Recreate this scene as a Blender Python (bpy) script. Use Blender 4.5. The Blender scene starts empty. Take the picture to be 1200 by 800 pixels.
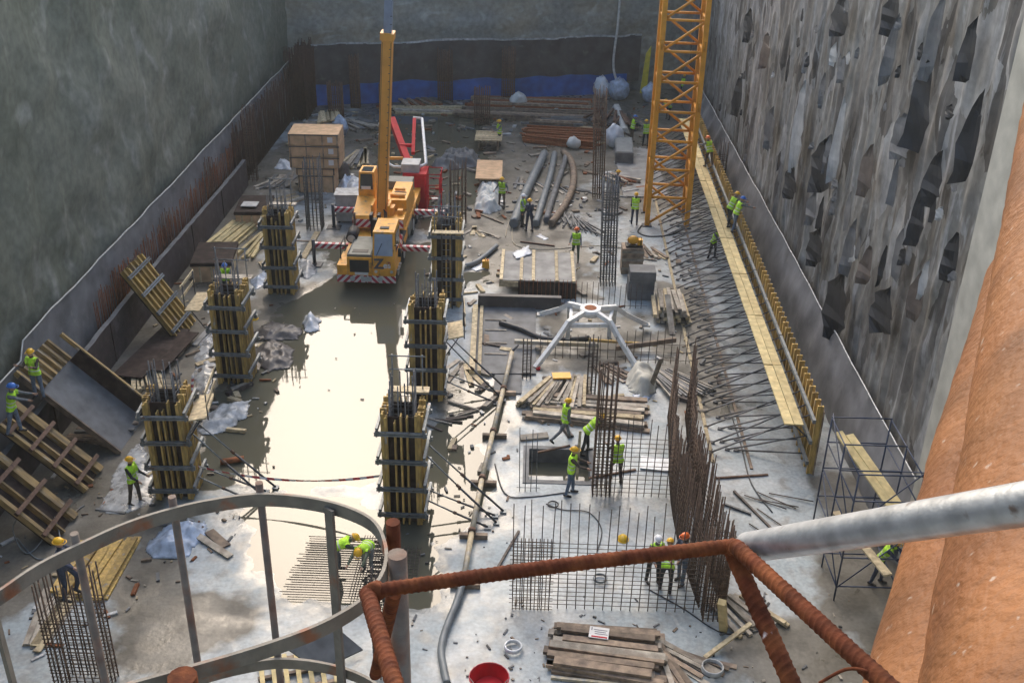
import bpy, bmesh, math, random
from mathutils import Vector, Matrix, noise
random.seed(7)
S = bpy.context.scene
COL = S.collection
R = math.radians
V = Vector
# ------------------------------------------------------------------ camera
F0, H = 1240.0, 20.0
_p, _yaw, _r = R(27.3), R(-.82), R(1.3)
FW = V((math.sin(_yaw)*math.cos(_p), math.cos(_yaw)*math.cos(_p), -math.sin(_p)))
_R0 = V((math.cos(_yaw), -math.sin(_yaw), 0)); _U0 = _R0.cross(FW)
RT = _R0*math.cos(_r) + _U0*math.sin(_r)
UP = _U0*math.cos(_r) - _R0*math.sin(_r)
CAM = V((0, 0, H))
def ray(u, v): return FW + RT*((u-600)/F0) - UP*((v-400)/F0)
def G(u, v, z=0.0):                      # ground point (height z) that the survey pixel looks at
    d = ray(u, v); return CAM + d*((z-H)/d.z)
def ony(u, v, y):
    d = ray(u, v); return CAM + d*(y/d.y)
def onx(u, v, x):
    d = ray(u, v); return CAM + d*(x/d.x)
cd = bpy.data.cameras.new('camera'); cam = bpy.data.objects.new('camera', cd); COL.objects.link(cam)
cam.matrix_world = Matrix(((RT.x, UP.x, -FW.x, 0), (RT.y, UP.y, -FW.y, 0), (RT.z, UP.z, -FW.z, H), (0, 0, 0, 1)))
cd.sensor_width = 36; cd.lens = F0/1200*36; cd.clip_end = 1000; cd.clip_start = .05
S.camera = cam
# ------------------------------------------------------------------ materials
def nd(nt, t, **k):
    n = nt.nodes.new(t)
    for a, b in k.items(): setattr(n, a, b)
    return n
def M(name, col, rough=.75, var=.3, scale=3.0, metal=0, bump=0.0, bscale=25, world=False, stretch=(1, 1, 1), rnd=0.0,
      col2=None, mix=(.45, .65), spec=.5, spot=None, spotmix=(.6, .7), spotscale=8):
    m = bpy.data.materials.new(name); m.use_nodes = True; nt = m.node_tree; L = nt.links.new
    b = nt.nodes['Principled BSDF']
    b.inputs['Roughness'].default_value = rough; b.inputs['Metallic'].default_value = metal
    b.inputs['Specular IOR Level'].default_value = spec
    if world: src = nd(nt, 'ShaderNodeNewGeometry').outputs['Position']
    else: src = nd(nt, 'ShaderNodeTexCoord').outputs['Object']
    mp = nd(nt, 'ShaderNodeMapping'); mp.inputs['Scale'].default_value = stretch; L(src, mp.inputs['Vector'])
    vec = mp.outputs['Vector']
    oi = nd(nt, 'ShaderNodeObjectInfo')
    if not world:
        ad = nd(nt, 'ShaderNodeVectorMath', operation='ADD'); sc = nd(nt, 'ShaderNodeVectorMath', operation='SCALE')
        L(oi.outputs['Random'], sc.inputs['Scale']); sc.inputs[0].default_value = (37, 53, 71)
        L(vec, ad.inputs[0]); L(sc.outputs[0], ad.inputs[1]); vec = ad.outputs[0]
    def nz(s, det=6):
        n = nd(nt, 'ShaderNodeTexNoise'); n.inputs['Scale'].default_value = s; n.inputs['Detail'].default_value = det
        L(vec, n.inputs['Vector']); return n.outputs['Fac']
    def mr(f, a, bb, c, d):
        n = nd(nt, 'ShaderNodeMapRange'); n.inputs[1].default_value = a; n.inputs[2].default_value = bb
        n.inputs[3].default_value = c; n.inputs[4].default_value = d; L(f, n.inputs[0]); return n.outputs[0]
    def mixc(f, a, bb):
        n = nd(nt, 'ShaderNodeMix', data_type='RGBA'); L(f, n.inputs[0])
        for s, i in ((a, 6), (bb, 7)):
            if isinstance(s, tuple): n.inputs[i].default_value = (*s, 1)
            else: L(s, n.inputs[i])
        return n.outputs[2]
    c = col
    if col2: c = mixc(mr(nz(scale*.6), mix[0], mix[1], 0, 1), col, col2)
    if spot: c = mixc(mr(nz(spotscale), spotmix[0], spotmix[1], 0, 1), c, spot)
    br = mr(nz(scale), .3, .7, 1-var, 1+var)
    if rnd:
        rr = nd(nt, 'ShaderNodeMath', operation='MULTIPLY'); L(br, rr.inputs[0]); L(mr(oi.outputs['Random'], 0, 1, 1-rnd, 1+rnd), rr.inputs[1]); br = rr.outputs[0]
    vm = nd(nt, 'ShaderNodeVectorMath', operation='SCALE')
    if isinstance(c, tuple): vm.inputs[0].default_value = c
    else: L(c, vm.inputs[0])
    L(br, vm.inputs['Scale']); L(vm.outputs[0], b.inputs['Base Color'])
    if bump:
        bp = nd(nt, 'ShaderNodeBump'); bp.inputs['Strength'].default_value = bump; bp.inputs['Distance'].default_value = .03
        L(nz(bscale, 8), bp.inputs['Height']); L(bp.outputs[0], b.inputs['Normal'])
    return m
def stripes(name, a, bcol, k=2.2, dirv=(1, 0, 1)):
    m = bpy.data.materials.new(name); m.use_nodes = True; nt = m.node_tree; L = nt.links.new; b = nt.nodes['Principled BSDF']
    tc = nd(nt, 'ShaderNodeTexCoord'); dt = nd(nt, 'ShaderNodeVectorMath', operation='DOT_PRODUCT'); dt.inputs[1].default_value = dirv
    L(tc.outputs['Object'], dt.inputs[0]); mu = nd(nt, 'ShaderNodeMath', operation='MULTIPLY'); mu.inputs[1].default_value = k; L(dt.outputs['Value'], mu.inputs[0])
    fr = nd(nt, 'ShaderNodeMath', operation='FRACT'); L(mu.outputs[0], fr.inputs[0]); gt = nd(nt, 'ShaderNodeMath', operation='GREATER_THAN'); gt.inputs[1].default_value = .5; L(fr.outputs[0], gt.inputs[0])
    mx = nd(nt, 'ShaderNodeMix', data_type='RGBA'); mx.inputs[6].default_value = (*a, 1); mx.inputs[7].default_value = (*bcol, 1); L(gt.outputs[0], mx.inputs[0]); L(mx.outputs[2], b.inputs['Base Color'])
    b.inputs['Roughness'].default_value = .5
    return m
mt = {}
def defm(k, *a, **kw): mt[k] = M(k, *a, **kw)
defm('yellow_wood', (.50, .335, .10), var=.35, scale=5, stretch=(2, 2, .5), rnd=.32, spot=(.36, .34, .30), spotmix=(.62, .72), spotscale=3, col2=(.38, .25, .09), bump=.15)
defm('worn_wood', (.33, .225, .09), var=.4, scale=4, stretch=(2, 2, .5), rnd=.3, col2=(.22, .16, .085), spot=(.34, .32, .28), spotmix=(.62, .72), spotscale=3, bump=.15)
defm('pale_wood', (.54, .44, .27), var=.3, scale=4, stretch=(2, 2, 2), rnd=.25, col2=(.40, .31, .19), bump=.15)
defm('grey_wood', (.36, .32, .26), var=.35, scale=4, rnd=.4, col2=(.24, .20, .16), bump=.2)
defm('new_wood', (.62, .50, .25), var=.22, scale=4, rnd=.2, col2=(.52, .40, .19))
defm('brown_wood', (.27, .20, .14), var=.35, scale=5, rnd=.45, col2=(.17, .125, .095))
defm('dark_ply', (.038, .024, .020), rough=.75, var=.4, scale=4, col2=(.06, .042, .036), spec=.2)
defm('crate_wood', (.58, .38, .22), var=.2, scale=3, col2=(.50, .32, .18))
defm('steel', (.20, .22, .23), rough=.5, var=.3, scale=6, metal=.3, rnd=.15, spot=(.15, .08, .05), spotmix=(.62, .7))
defm('dark_steel', (.07, .075, .085), rough=.55, var=.3, scale=6, metal=.3)
defm('rust_steel', (.13, .075, .05), rough=.8, var=.4, scale=8, rnd=.2)
defm('rust', (.25, .085, .03), rough=.85, var=.4, scale=10, rnd=.25)
defm('rust_dark', (.085, .04, .025), rough=.85, var=.4, scale=6, rnd=.2)
defm('rebar', (.085, .065, .055), rough=.75, var=.4, scale=8, rnd=.3)
defm('grey_rebar', (.13, .13, .13), rough=.6, var=.4, scale=8, rnd=.3)
defm('brown_rebar', (.12, .075, .05), rough=.8, var=.4, scale=8, rnd=.3)
defm('crane_orange', (.80, .37, .04), rough=.5, var=.2, scale=3, spot=(.34, .19, .07), spotmix=(.58, .72), spotscale=4)
defm('tower_yellow', (.68, .29, .02), rough=.5, var=.18, scale=2, rnd=.1, spot=(.38, .18, .05), spotmix=(.63, .72))
defm('boom_yellow', (.74, .33, .055), rough=.5, var=.12, scale=1.5)
defm('boom_blue', (.25, .30, .40), rough=.35, var=.12, metal=.3)
defm('red', (.50, .016, .025), rough=.65, var=.2, spec=.2)
defm('dark_red', (.35, .02, .04), rough=.45, var=.2)
defm('white', (.80, .80, .77), rough=.5, var=.12, scale=5, spot=(.45, .42, .38), spotmix=(.63, .75))
defm('offwhite', (.55, .54, .50), rough=.6, var=.2, scale=5)
defm('black', (.02, .02, .022), rough=.6, var=.3)
defm('rubber', (.028, .028, .03), rough=.85, var=.4)
defm('grey_green', (.16, .17, .15), rough=.6, var=.25)
defm('cabinet_grey', (.42, .43, .42), rough=.55, var=.2)
defm('sky_tinted_glass', (.30, .38, .48), rough=.08, var=.1, spec=.9)  # windscreen: pale blue sky reflection put into the base colour
defm('dark_glass', (.04, .045, .05), rough=.08, var=.1, spec=.9)
defm('hivis', (.40, .74, .03), rough=.8, var=.35, scale=9, rnd=.22, col2=(.46, .66, .06))
defm('reflective', (.62, .64, .60), rough=.4, var=.1)
defm('hat_yellow', (.82, .46, .02), rough=.35, var=.05)
defm('hat_white', (.80, .80, .80), rough=.35, var=.05)
defm('hat_red', (.80, .16, .03), rough=.35, var=.05)
defm('hat_blue', (.05, .18, .55), rough=.35, var=.05)
defm('skin', (.42, .25, .17), rough=.6, var=.1)
defm('eye', (.02, .015, .015), rough=.3)
defm('cloth_dark', (.03, .032, .035), rough=.9, var=.3, scale=12)
defm('cloth_navy', (.035, .045, .075), rough=.9, var=.3, scale=12)
defm('cloth_grey', (.17, .18, .19), rough=.9, var=.3, scale=12)
defm('cloth_brown', (.09, .07, .055), rough=.9, var=.3, scale=12)
defm('cloth_green', (.10, .12, .08), rough=.9, var=.3, scale=12)
defm('cloth_jeans', (.12, .16, .22), rough=.9, var=.3, scale=12)
defm('cloth_pale', (.34, .38, .44), rough=.9, var=.3, scale=12)
defm('boot', (.03, .025, .022), rough=.8)
defm('membrane_grey', (.20, .20, .205), rough=.5, var=.25, scale=1.2, world=True, col2=(.13, .13, .135), bump=.2, bscale=6, spot=(.30, .29, .27), spotmix=(.62, .8), spotscale=1.6)
defm('membrane_dark', (.075, .070, .073), rough=.6, var=.3, scale=1.5, world=True, col2=(.055, .048, .047), spot=(.12, .115, .11), spotmix=(.6, .75), spotscale=2)
defm('membrane_blue', (.018, .10, .38), rough=.5, var=.3, scale=1.5, world=True, col2=(.025, .095, .32))
defm('yellow_sheet', (.62, .50, .04), rough=.5, var=.2)
defm('plastic_white', (.66, .68, .70), rough=.35, var=.2, scale=4, bump=.5, bscale=9)
defm('plastic_grey', (.42, .43, .43), rough=.3, var=.4, scale=4, bump=.5, bscale=9)
defm('plastic_blue', (.40, .47, .58), rough=.3, var=.35, scale=4, bump=.4, bscale=9)
defm('tarp_dark', (.095, .085, .08), rough=.45, var=.4, scale=4, bump=.5, bscale=7)
defm('tarp_beige', (.52, .50, .43), rough=.8, var=.15, scale=4)
defm('hose_grey', (.17, .19, .20), rough=.5, var=.2)
defm('hose_black', (.04, .042, .045), rough=.5, var=.3)
defm('pipe_tan', (.50, .42, .28), rough=.6, var=.25, scale=6, col2=(.38, .36, .32))
defm('galvanised', (.52, .54, .57), rough=.38, var=.18, scale=30, metal=.75, col2=(.40, .42, .45), spot=(.25, .20, .18), spotmix=(.66, .74), spotscale=25, bump=.06, bscale=90)
defm('rail_rust', (.105, .028, .011), rough=.8, var=.4, scale=40, spec=.15, col2=(.16, .05, .017), spot=(.55, .52, .51), spotmix=(.67, .70), spotscale=9, bump=.12, bscale=150)
defm('cage_steel', (.165, .145, .115), rough=.6, var=.25, scale=25, metal=.1, spot=(.22, .09, .045), spotmix=(.58, .68), spotscale=14, bump=.08, bscale=120)
defm('post_rust', (.15, .115, .085), rough=.75, var=.3, scale=25, col2=(.17, .085, .05), bump=.1, bscale=120)
defm('cap_mortar', (.62, .58, .54), rough=.9, var=.2, scale=60, bump=.3, bscale=150)
defm('strut_orange', (.245, .104, .038), rough=.6, var=.3, scale=2.2, col2=(.165, .064, .024), mix=(.4, .7), spot=(.36, .27, .21), spotmix=(.66, .72), spotscale=17, bump=.6, bscale=22, spec=.2)
defm('capping', (.40, .385, .33), rough=.85, var=.2, scale=1.5, world=True, bump=.1)
defm('concrete_block', (.42, .41, .39), rough=.9, var=.25, scale=3, bump=.2)
defm('screed', (.30, .29, .27), rough=.85, var=.3, scale=1.6, world=True, bump=.2)
defm('slab_dark', (.13, .135, .14), rough=.7, var=.35, scale=2, world=True)
defm('insulation', (.72, .70, .63), rough=.7, var=.12)
defm('paper', (.70, .68, .66), rough=.8, var=.05)
defm('ink', (.08, .08, .10), rough=.8)
defm('scaffold_blue', (.025, .04, .08), rough=.5, var=.3)
defm('sack', (.62, .62, .58), rough=.85, var=.15, bump=.4, bscale=8)
defm('paint_orange', (.80, .40, .03), rough=.5, var=.1)
defm('hat_spare', (.82, .50, .02), rough=.4)
defm('wall_prop', (.19, .18, .17), rough=.6, var=.35, scale=6, rnd=.4)
mt['chevron_right'] = stripes('chevron_right', (.66, .62, .60), (.40, .02, .05), 3.0, (1, 0, 1))
mt['chevron_left'] = stripes('chevron_left', (.66, .62, .60), (.40, .02, .05), 3.0, (1, 0, -1))
mt['tape'] = stripes('tape', (.75, .72, .70), (.55, .05, .06), 2.2, (1, .4, .3))
mt['level_staff'] = stripes('level_staff', (.75, .74, .74), (.45, .06, .08), 5, (0, 0, 1))
def film():
    m = bpy.data.materials.new('clear_film'); m.use_nodes = True; nt = m.node_tree; b = nt.nodes['Principled BSDF']
    b.inputs['Base Color'].default_value = (.62, .63, .63, 1); b.inputs['Roughness'].default_value = .18
    n = nd(nt, 'ShaderNodeTexNoise'); n.inputs['Scale'].default_value = 3; n.inputs['Detail'].default_value = 6
    tc = nd(nt, 'ShaderNodeTexCoord'); nt.links.new(tc.outputs['Object'], n.inputs['Vector'])
    r = nd(nt, 'ShaderNodeMapRange'); r.inputs[1].default_value = .35; r.inputs[2].default_value = .7; r.inputs[3].default_value = .2; r.inputs[4].default_value = .85
    nt.links.new(n.outputs['Fac'], r.inputs[0]); nt.links.new(r.outputs[0], b.inputs['Alpha'])
    return m
mt['clear_film'] = film()
# ------------------------------------------------------------------ mesh builder
class MB:
    def __init__(s): s.v = []; s.f = []; s.m = []; s.sm = []
    def add(s, vs, fs, mi=0, smooth=False):
        o = len(s.v); s.v += [V(p) for p in vs]
        for f in fs: s.f.append([i+o for i in f]); s.m.append(mi); s.sm.append(smooth)
        return s
    def box(s, c, d, mi=0, rot=None, taper=1.0):
        x, y, z = d[0]/2, d[1]/2, d[2]/2; c = V(c); vs = []
        for sx, sy, sz in ((-1,-1,-1),(1,-1,-1),(1,1,-1),(-1,1,-1),(-1,-1,1),(1,-1,1),(1,1,1),(-1,1,1)):
            t = taper if sz > 0 else 1
            p = V((sx*x*t, sy*y*t, sz*z))
            if rot: p = rot @ p
            vs.append(c+p)
        return s.add(vs, [(3,2,1,0),(4,5,6,7),(0,1,5,4),(1,2,6,5),(2,3,7,6),(3,0,4,7)], mi)
    def bx(s, x0, x1, y0, y1, z0, z1, mi=0): return s.box(((x0+x1)/2, (y0+y1)/2, (z0+z1)/2), (x1-x0, y1-y0, z1-z0), mi)
    def beam(s, a, b, w, h, mi=0, up=(0, 0, 1)):
        a, b = V(a), V(b); d = (b-a); l = d.length; d.normalize(); up = V(up)
        if abs(d.dot(up)) > .98: up = V((0, 1, 0))
        x = d.cross(up).normalized(); z = x.cross(d)
        return s.box((a+b)/2, (w, l, h), mi, Matrix((x, d, z)).transposed())
    def tube(s, pts, r, n=6, mi=0, smooth=True, cap=True, closed=False):
        pts = [V(p) for p in pts]; N = len(pts); rs = r if isinstance(r, (list, tuple)) else [r]*N
        o = len(s.v); prev = None
        for i, p in enumerate(pts):
            if closed: t = pts[(i+1) % N]-pts[i-1]
            else: t = pts[min(i+1, N-1)]-pts[max(i-1, 0)]
            t.normalize()
            if prev is None:
                a = V((0, 0, 1)) if abs(t.z) < .9 else V((0, 1, 0)); x = t.cross(a).normalized()
            else:
                x = prev - t*prev.dot(t); x.normalize()
            prev = x; y = t.cross(x)
            for k in range(n):
                an = 2*math.pi*k/n; s.v.append(p + (x*math.cos(an)+y*math.sin(an))*rs[i])
        for i in range(N if closed else N-1):
            j = (i+1) % N
            for k in range(n):
                s.f.append([o+i*n+k, o+i*n+(k+1) % n, o+j*n+(k+1) % n, o+j*n+k]); s.m.append(mi); s.sm.append(smooth)
        if cap and not closed:
            s.f.append([o+k for k in reversed(range(n))]); s.m.append(mi); s.sm.append(False)
            s.f.append([o+(N-1)*n+k for k in range(n)]); s.m.append(mi); s.sm.append(False)
        return s
    def ell(s, c, r, mi=0, n=10, m=7, rot=None, z0=-1.0):
        c = V(c); vs = []; fs = []
        for j in range(m+1):
            t = -math.pi/2*(-z0 if z0 < 0 else 0) + (math.pi/2 + math.pi/2*(-z0 if z0 < 0 else 0))*j/m
            for k in range(n):
                a = 2*math.pi*k/n; p = V((math.cos(t)*math.cos(a)*r[0], math.cos(t)*math.sin(a)*r[1], math.sin(t)*r[2]))
                vs.append(c + (rot @ p if rot else p))
        for j in range(m):
            for k in range(n): fs.append((j*n+k, j*n+(k+1) % n, (j+1)*n+(k+1) % n, (j+1)*n+k))
        return s.add(vs, fs, mi, True)
    def prism(s, poly, z0, z1, mi=0):
        n = len(poly); vs = [(p[0], p[1], z0) for p in poly]+[(p[0], p[1], z1) for p in poly]
        return s.add(vs, [tuple(reversed(range(n))), tuple(range(n, 2*n))]+[(i, (i+1) % n, n+(i+1) % n, n+i) for i in range(n)], mi)
    def build(s, name, mats, parent=None, world=True, origin=None):
        if not isinstance(mats, (list, tuple)): mats = [mats]
        me = bpy.data.meshes.new(name); vs = s.v
        o = bpy.data.objects.new(name, me); COL.objects.link(o)
        if parent is not None:
            o.parent = parent
            if world and parent.matrix_basis != Matrix():
                inv = root_matrix(parent).inverted(); vs = [inv @ p for p in vs]
        elif world:
            if origin is None:
                lo = V([min(p[i] for p in vs) for i in range(3)]); hi = V([max(p[i] for p in vs) for i in range(3)])
                origin = V(((lo.x+hi.x)/2, (lo.y+hi.y)/2, lo.z))
            origin = V(origin); vs = [p-origin for p in vs]; o.location = origin
        me.from_pydata([tuple(p) for p in vs], [], s.f)
        for m in mats: me.materials.append(mt[m] if isinstance(m, str) else m)
        me.polygons.foreach_set('material_index', s.m); me.polygons.foreach_set('use_smooth', s.sm)
        me.update(); return o
def root_matrix(o):
    m = o.matrix_basis.copy()
    while o.parent: o = o.parent; m = o.matrix_basis @ m
    return m
def tag(o, label=None, cat=None, group=None, kind=None):
    if label: o['label'] = label
    if cat: o['category'] = cat
    if group: o['group'] = group
    if kind: o['kind'] = kind
    return o
def thing(name, label, cat, loc=(0, 0, 0), rz=0.0, group=None):
    o = bpy.data.objects.new(name, None); COL.objects.link(o); o.location = loc; o.rotation_euler = (0, 0, rz); o.empty_display_size = .2
    return tag(o, label, cat, group)
def copy_tree(o, parent=None):
    c = o.copy(); COL.objects.link(c)
    if parent is not None: c.parent = parent
    for ch in [x for x in KIDS.get(o.name, [])] or list(o.children): copy_tree(ch, c)
    return c
KIDS = {}
def inst(o, parent=None, loc=None, rz=None):
    c = o.copy(); COL.objects.link(c)
    if parent is not None: c.parent = parent
    if loc is not None: c.location = loc
    if rz is not None: c.rotation_euler = (0, 0, rz)
    return c
def fb(p, s=1.0, oct=4): return noise.fractal(V(p)*s, 1.0, 2.0, oct)
def inpoly(x, y, poly):
    c = False; j = len(poly)-1
    for i in range(len(poly)):
        xi, yi = poly[i]; xj, yj = poly[j]
        if (yi > y) != (yj > y) and x < (xj-xi)*(y-yi)/(yj-yi)+xi: c = not c
        j = i
    return c
def pdist(x, y, poly):
    best = 1e9; j = len(poly)-1
    for i in range(len(poly)):
        ax, ay = poly[j]; bx, by = poly[i]; dx, dy = bx-ax, by-ay
        t = max(0, min(1, ((x-ax)*dx+(y-ay)*dy)/(dx*dx+dy*dy+1e-9))); best = min(best, math.hypot(x-ax-t*dx, y-ay-t*dy)); j = i
    return -best if inpoly(x, y, poly) else best
def gp(*px): return [(lambda q: (q.x, q.y))(G(u, v)) for u, v in px]
# ------------------------------------------------------------------ world, sun
W = bpy.data.worlds.new('World'); S.world = W; W.use_nodes = True
nt = W.node_tree; bg = nt.nodes['Background']; sky = nt.nodes.new('ShaderNodeTexSky'); sky.sky_type = 'NISHITA'; sky.sun_disc = False
SUN_EL, SUN_AZ = R(40), R(-12)           # a broad veiled sun beyond the far wall
sky.sun_elevation = SUN_EL; sky.sun_rotation = SUN_AZ; sky.dust_density = 4; sky.air_density = 1.2; sky.ozone_density = 1
nt.links.new(sky.outputs[0], bg.inputs[0]); bg.inputs[1].default_value = .15
sl = bpy.data.lights.new('sun', 'SUN'); sl.energy = .5; sl.angle = R(60); sl.color = (1, .99, .96)
so = bpy.data.objects.new('sun', sl); COL.objects.link(so)
sd = V((math.sin(SUN_AZ)*math.cos(SUN_EL), math.cos(SUN_AZ)*math.cos(SUN_EL), math.sin(SUN_EL)))
so.rotation_euler = sd.to_track_quat('Z', 'Y').to_euler()
S.view_settings.view_transform = 'Standard'; S.view_settings.look = 'None'; S.view_settings.exposure = 1.03; S.view_settings.gamma = 1
def haze():
    m = bpy.data.materials.new('site_haze'); m.use_nodes = True; nt = m.node_tree; nt.nodes.remove(nt.nodes['Principled BSDF'])
    pv = nd(nt, 'ShaderNodeVolumePrincipled'); pv.inputs['Color'].default_value = (.93, .95, .88, 1); pv.inputs['Density'].default_value = .0005; pv.inputs['Anisotropy'].default_value = .2
    nt.links.new(pv.outputs[0], nt.nodes['Material Output'].inputs['Volume']); return m
mb = MB(); mb.bx(-30, 30, -12, 95, -2, 24); tag(mb.build('haze', haze(), world=False), kind='stuff')
# ------------------------------------------------------------------ setting: floor, water
PUD = [gp((392,335),(484,335),(480,420),(462,480),(445,556),(300,560),(250,548),(284,470),(318,432),(338,385)),
       gp((448,130),(560,135),(555,230),(505,262),(486,240),(455,200)),
       gp((492,520),(545,530),(545,570),(500,630),(492,700),(445,700),(440,640),(470,600)),
       gp((300,575),(440,575),(445,650),(420,700),(350,690),(310,640))]
PUD.append(gp((375,285),(505,285),(560,330),(500,352),(390,350)))
PUD.append(gp((520,560),(600,470),(590,430),(545,450),(500,500)))
PDEP = [-.055, -.03, -.022, -.012, -.006, -.002]
MUD_AND_DARK = [gp((120,650),(212,612),(222,680),(290,722),(265,765),(150,800)), gp((635,368),(752,370),(752,428),(640,432)), gp((300,340),(420,330),(400,420),(330,440),(280,420)),
       gp((430,120),(720,110),(720,200),(590,250),(540,300),(430,230)), gp((560,240),(640,240),(680,290),(640,320),(545,318)), gp((770,330),(820,345),(860,480),(820,500),(775,440)),
       [(8.7, 19), (11.2, 19), (11.2, 29.5), (9.9, 29.5), (9.3, 26)], gp((870,740),(1000,700),(1010,800),(860,800)), gp((150,400),(300,350),(330,420),(320,500),(260,545),(180,560)), gp((0,520),(180,480),(200,610),(60,700),(0,700)),  # first outline only darkens the floor between formwork and pier
       [(-16.4, 18), (-13.6, 22), (-12.6, 30), (-12.4, 42), (-13, 52), (-16.4, 58)], gp((500,455),(560,440),(590,500),(540,530)), gp((560,285),(690,285),(700,350),(560,330))]
SUMP = (.16, 2.35, 28.75, 30.75)
X0, X1, Y0, Y1 = -17.2, 12.2, -.4, 84.0
st = .2; nx = int((X1-X0)/st)+1; ny = int((Y1-Y0)/st)+1
def floor_h(x, y):
    n = fb((x, y, 0), .45, 5)*.016 + fb((x, y, 3), 2.0, 3)*.005
    h = .02
    for poly, dep in zip(PUD, PDEP):
        d = pdist(x, y, poly) + fb((x, y, 9), .8, 3)*.5
        if d < 1.3: h = min(h, .02 + (dep-.02)*max(0, min(1, (1.3-d)/2.1)))
    return h+n
mb = MB(); mud = []
for j in range(ny):
    for i in range(nx):
        x, y = X0+i*st, Y0+j*st
        mb.v.append(V((x, y, floor_h(x, y) if y > 17 else .02)))
        mm = 0
        for poly in MUD_AND_DARK:
            d = pdist(x, y, poly) + fb((x, y, 5), .6, 3)*.7
            mm = max(mm, max(0, min(1, .7-d/.9)))
        mud.append(max(mm, min(.9, max(0, (y-42)/14)*(.6+.7*fb((x, y, 2), .25, 3)))))
for j in range(ny-1):
    for i in range(nx-1):
        cx, cy = X0+(i+.5)*st, Y0+(j+.5)*st
        if SUMP[0] < cx < SUMP[1] and SUMP[2] < cy < SUMP[3]: continue
        a = j*nx+i; mb.f.append([a, a+1, a+nx+1, a+nx]); mb.m.append(0); mb.sm.append(True)
def floor_mat():
    m = bpy.data.materials.new('site_concrete'); m.use_nodes = True; nt = m.node_tree; L = nt.links.new; b = nt.nodes['Principled BSDF']
    g = nd(nt, 'ShaderNodeNewGeometry'); at = nd(nt, 'ShaderNodeAttribute'); at.attribute_name = 'mud'
    def nz(s, det=8, dist=0, sc=None):
        n = nd(nt, 'ShaderNodeTexNoise'); n.inputs['Scale'].default_value = s; n.inputs['Detail'].default_value = det; n.inputs['Distortion'].default_value = dist
        L(g.outputs['Position'], n.inputs['Vector']); return n.outputs['Fac']
    def mr(f, a, bb, c, d):
        n = nd(nt, 'ShaderNodeMapRange'); n.inputs[1].default_value = a; n.inputs[2].default_value = bb; n.inputs[3].default_value = c; n.inputs[4].default_value = d; L(f, n.inputs[0]); return n.outputs[0]
    def mix(f, a, bb):
        n = nd(nt, 'ShaderNodeMix', data_type='RGBA'); L(f, n.inputs[0])
        for s_, i in ((a, 6), (bb, 7)):
            if isinstance(s_, tuple): n.inputs[i].default_value = (*s_, 1)
            else: L(s_, n.inputs[i])
        return n.outputs[2]
    def mul(a, bb):
        n = nd(nt, 'ShaderNodeMath', operation='MULTIPLY'); L(a, n.inputs[0])
        if isinstance(bb, float): n.inputs[1].default_value = bb
        else: L(bb, n.inputs[1])
        return n.outputs[0]
    c = mix(mr(nz(.35), .38, .62, 0, 1), (.31, .36, .38), (.39, .42, .43))
    c = mix(mr(nz(1.3, 8, .6), .52, .68, 0, .65), c, (.25, .245, .225))
    c = mix(mr(nz(.8, 10, 1.2), .57, .62, 0, .4), c, (.50, .50, .48))
    mudc = mix(mr(nz(.9), .35, .65, 0, 1), (.078, .070, .054), (.15, .14, .118))
    dirt = nd(nt, 'ShaderNodeMath', operation='ADD'); L(at.outputs['Fac'], dirt.inputs[0]); L(mr(nz(1.8, 8), .3, .7, -.28, .28), dirt.inputs[1])
    c = mix(mr(dirt.outputs[0], .2, .75, 0, 1), c, mudc)
    # damp margin where the slab dips towards the standing water
    sp = nd(nt, 'ShaderNodeSeparateXYZ'); L(g.outputs['Position'], sp.inputs[0])
    zz = nd(nt, 'ShaderNodeMath', operation='ADD'); L(sp.outputs[2], zz.inputs[0]); L(mr(nz(2.5), .3, .7, -.006, .006), zz.inputs[1])
    wet = mr(zz.outputs[0], .004, .021, 1, 0)
    c = mix(mul(wet, .55), c, (.13, .115, .085))
    v = nd(nt, 'ShaderNodeVectorMath', operation='SCALE'); L(c, v.inputs[0]); L(mr(nz(9, 6), .3, .7, .82, 1.15), v.inputs['Scale'])
    L(v.outputs[0], b.inputs['Base Color']); rg = nd(nt, 'ShaderNodeMath', operation='MULTIPLY'); L(mr(wet, 0, 1, .72, .25), rg.inputs[0]); L(mr(nz(.5, 6), .42, .6, .55, 1), rg.inputs[1]); L(rg.outputs[0], b.inputs['Roughness'])
    bp = nd(nt, 'ShaderNodeBump'); bp.inputs['Strength'].default_value = .3; bp.inputs['Distance'].default_value = .03; L(nz(6, 10), bp.inputs['Height']); L(bp.outputs[0], b.inputs['Normal'])
    return m
fl = mb.build('ground', floor_mat(), world=False); tag(fl, kind='structure')
at = fl.data.attributes.new('mud', 'FLOAT', 'POINT'); at.data.foreach_set('value', mud)
def water_mat():
    m = bpy.data.materials.new('muddy_water'); m.use_nodes = True; nt = m.node_tree; b = nt.nodes['Principled BSDF']
    b.inputs['Base Color'].default_value = (.10, .096, .07, 1); b.inputs['Roughness'].default_value = .03; b.inputs['IOR'].default_value = 1.42; b.inputs['Specular IOR Level'].default_value = .55
    n = nd(nt, 'ShaderNodeTexNoise'); n.inputs['Scale'].default_value = 1.2; n.inputs['Detail'].default_value = 3
    g = nd(nt, 'ShaderNodeNewGeometry'); nt.links.new(g.outputs['Position'], n.inputs['Vector'])
    bp = nd(nt, 'ShaderNodeBump'); bp.inputs['Strength'].default_value = .03; bp.inputs['Distance'].default_value = .05; nt.links.new(n.outputs['Fac'], bp.inputs['Height']); nt.links.new(bp.outputs[0], b.inputs['Normal'])
    return m
WM = water_mat()
mb = MB(); mb.add([(-16.6, 17.5, .004), (11.4, 17.5, .004), (11.4, 80, .004), (-16.6, 80, .004)], [(0, 1, 2, 3)])
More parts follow.
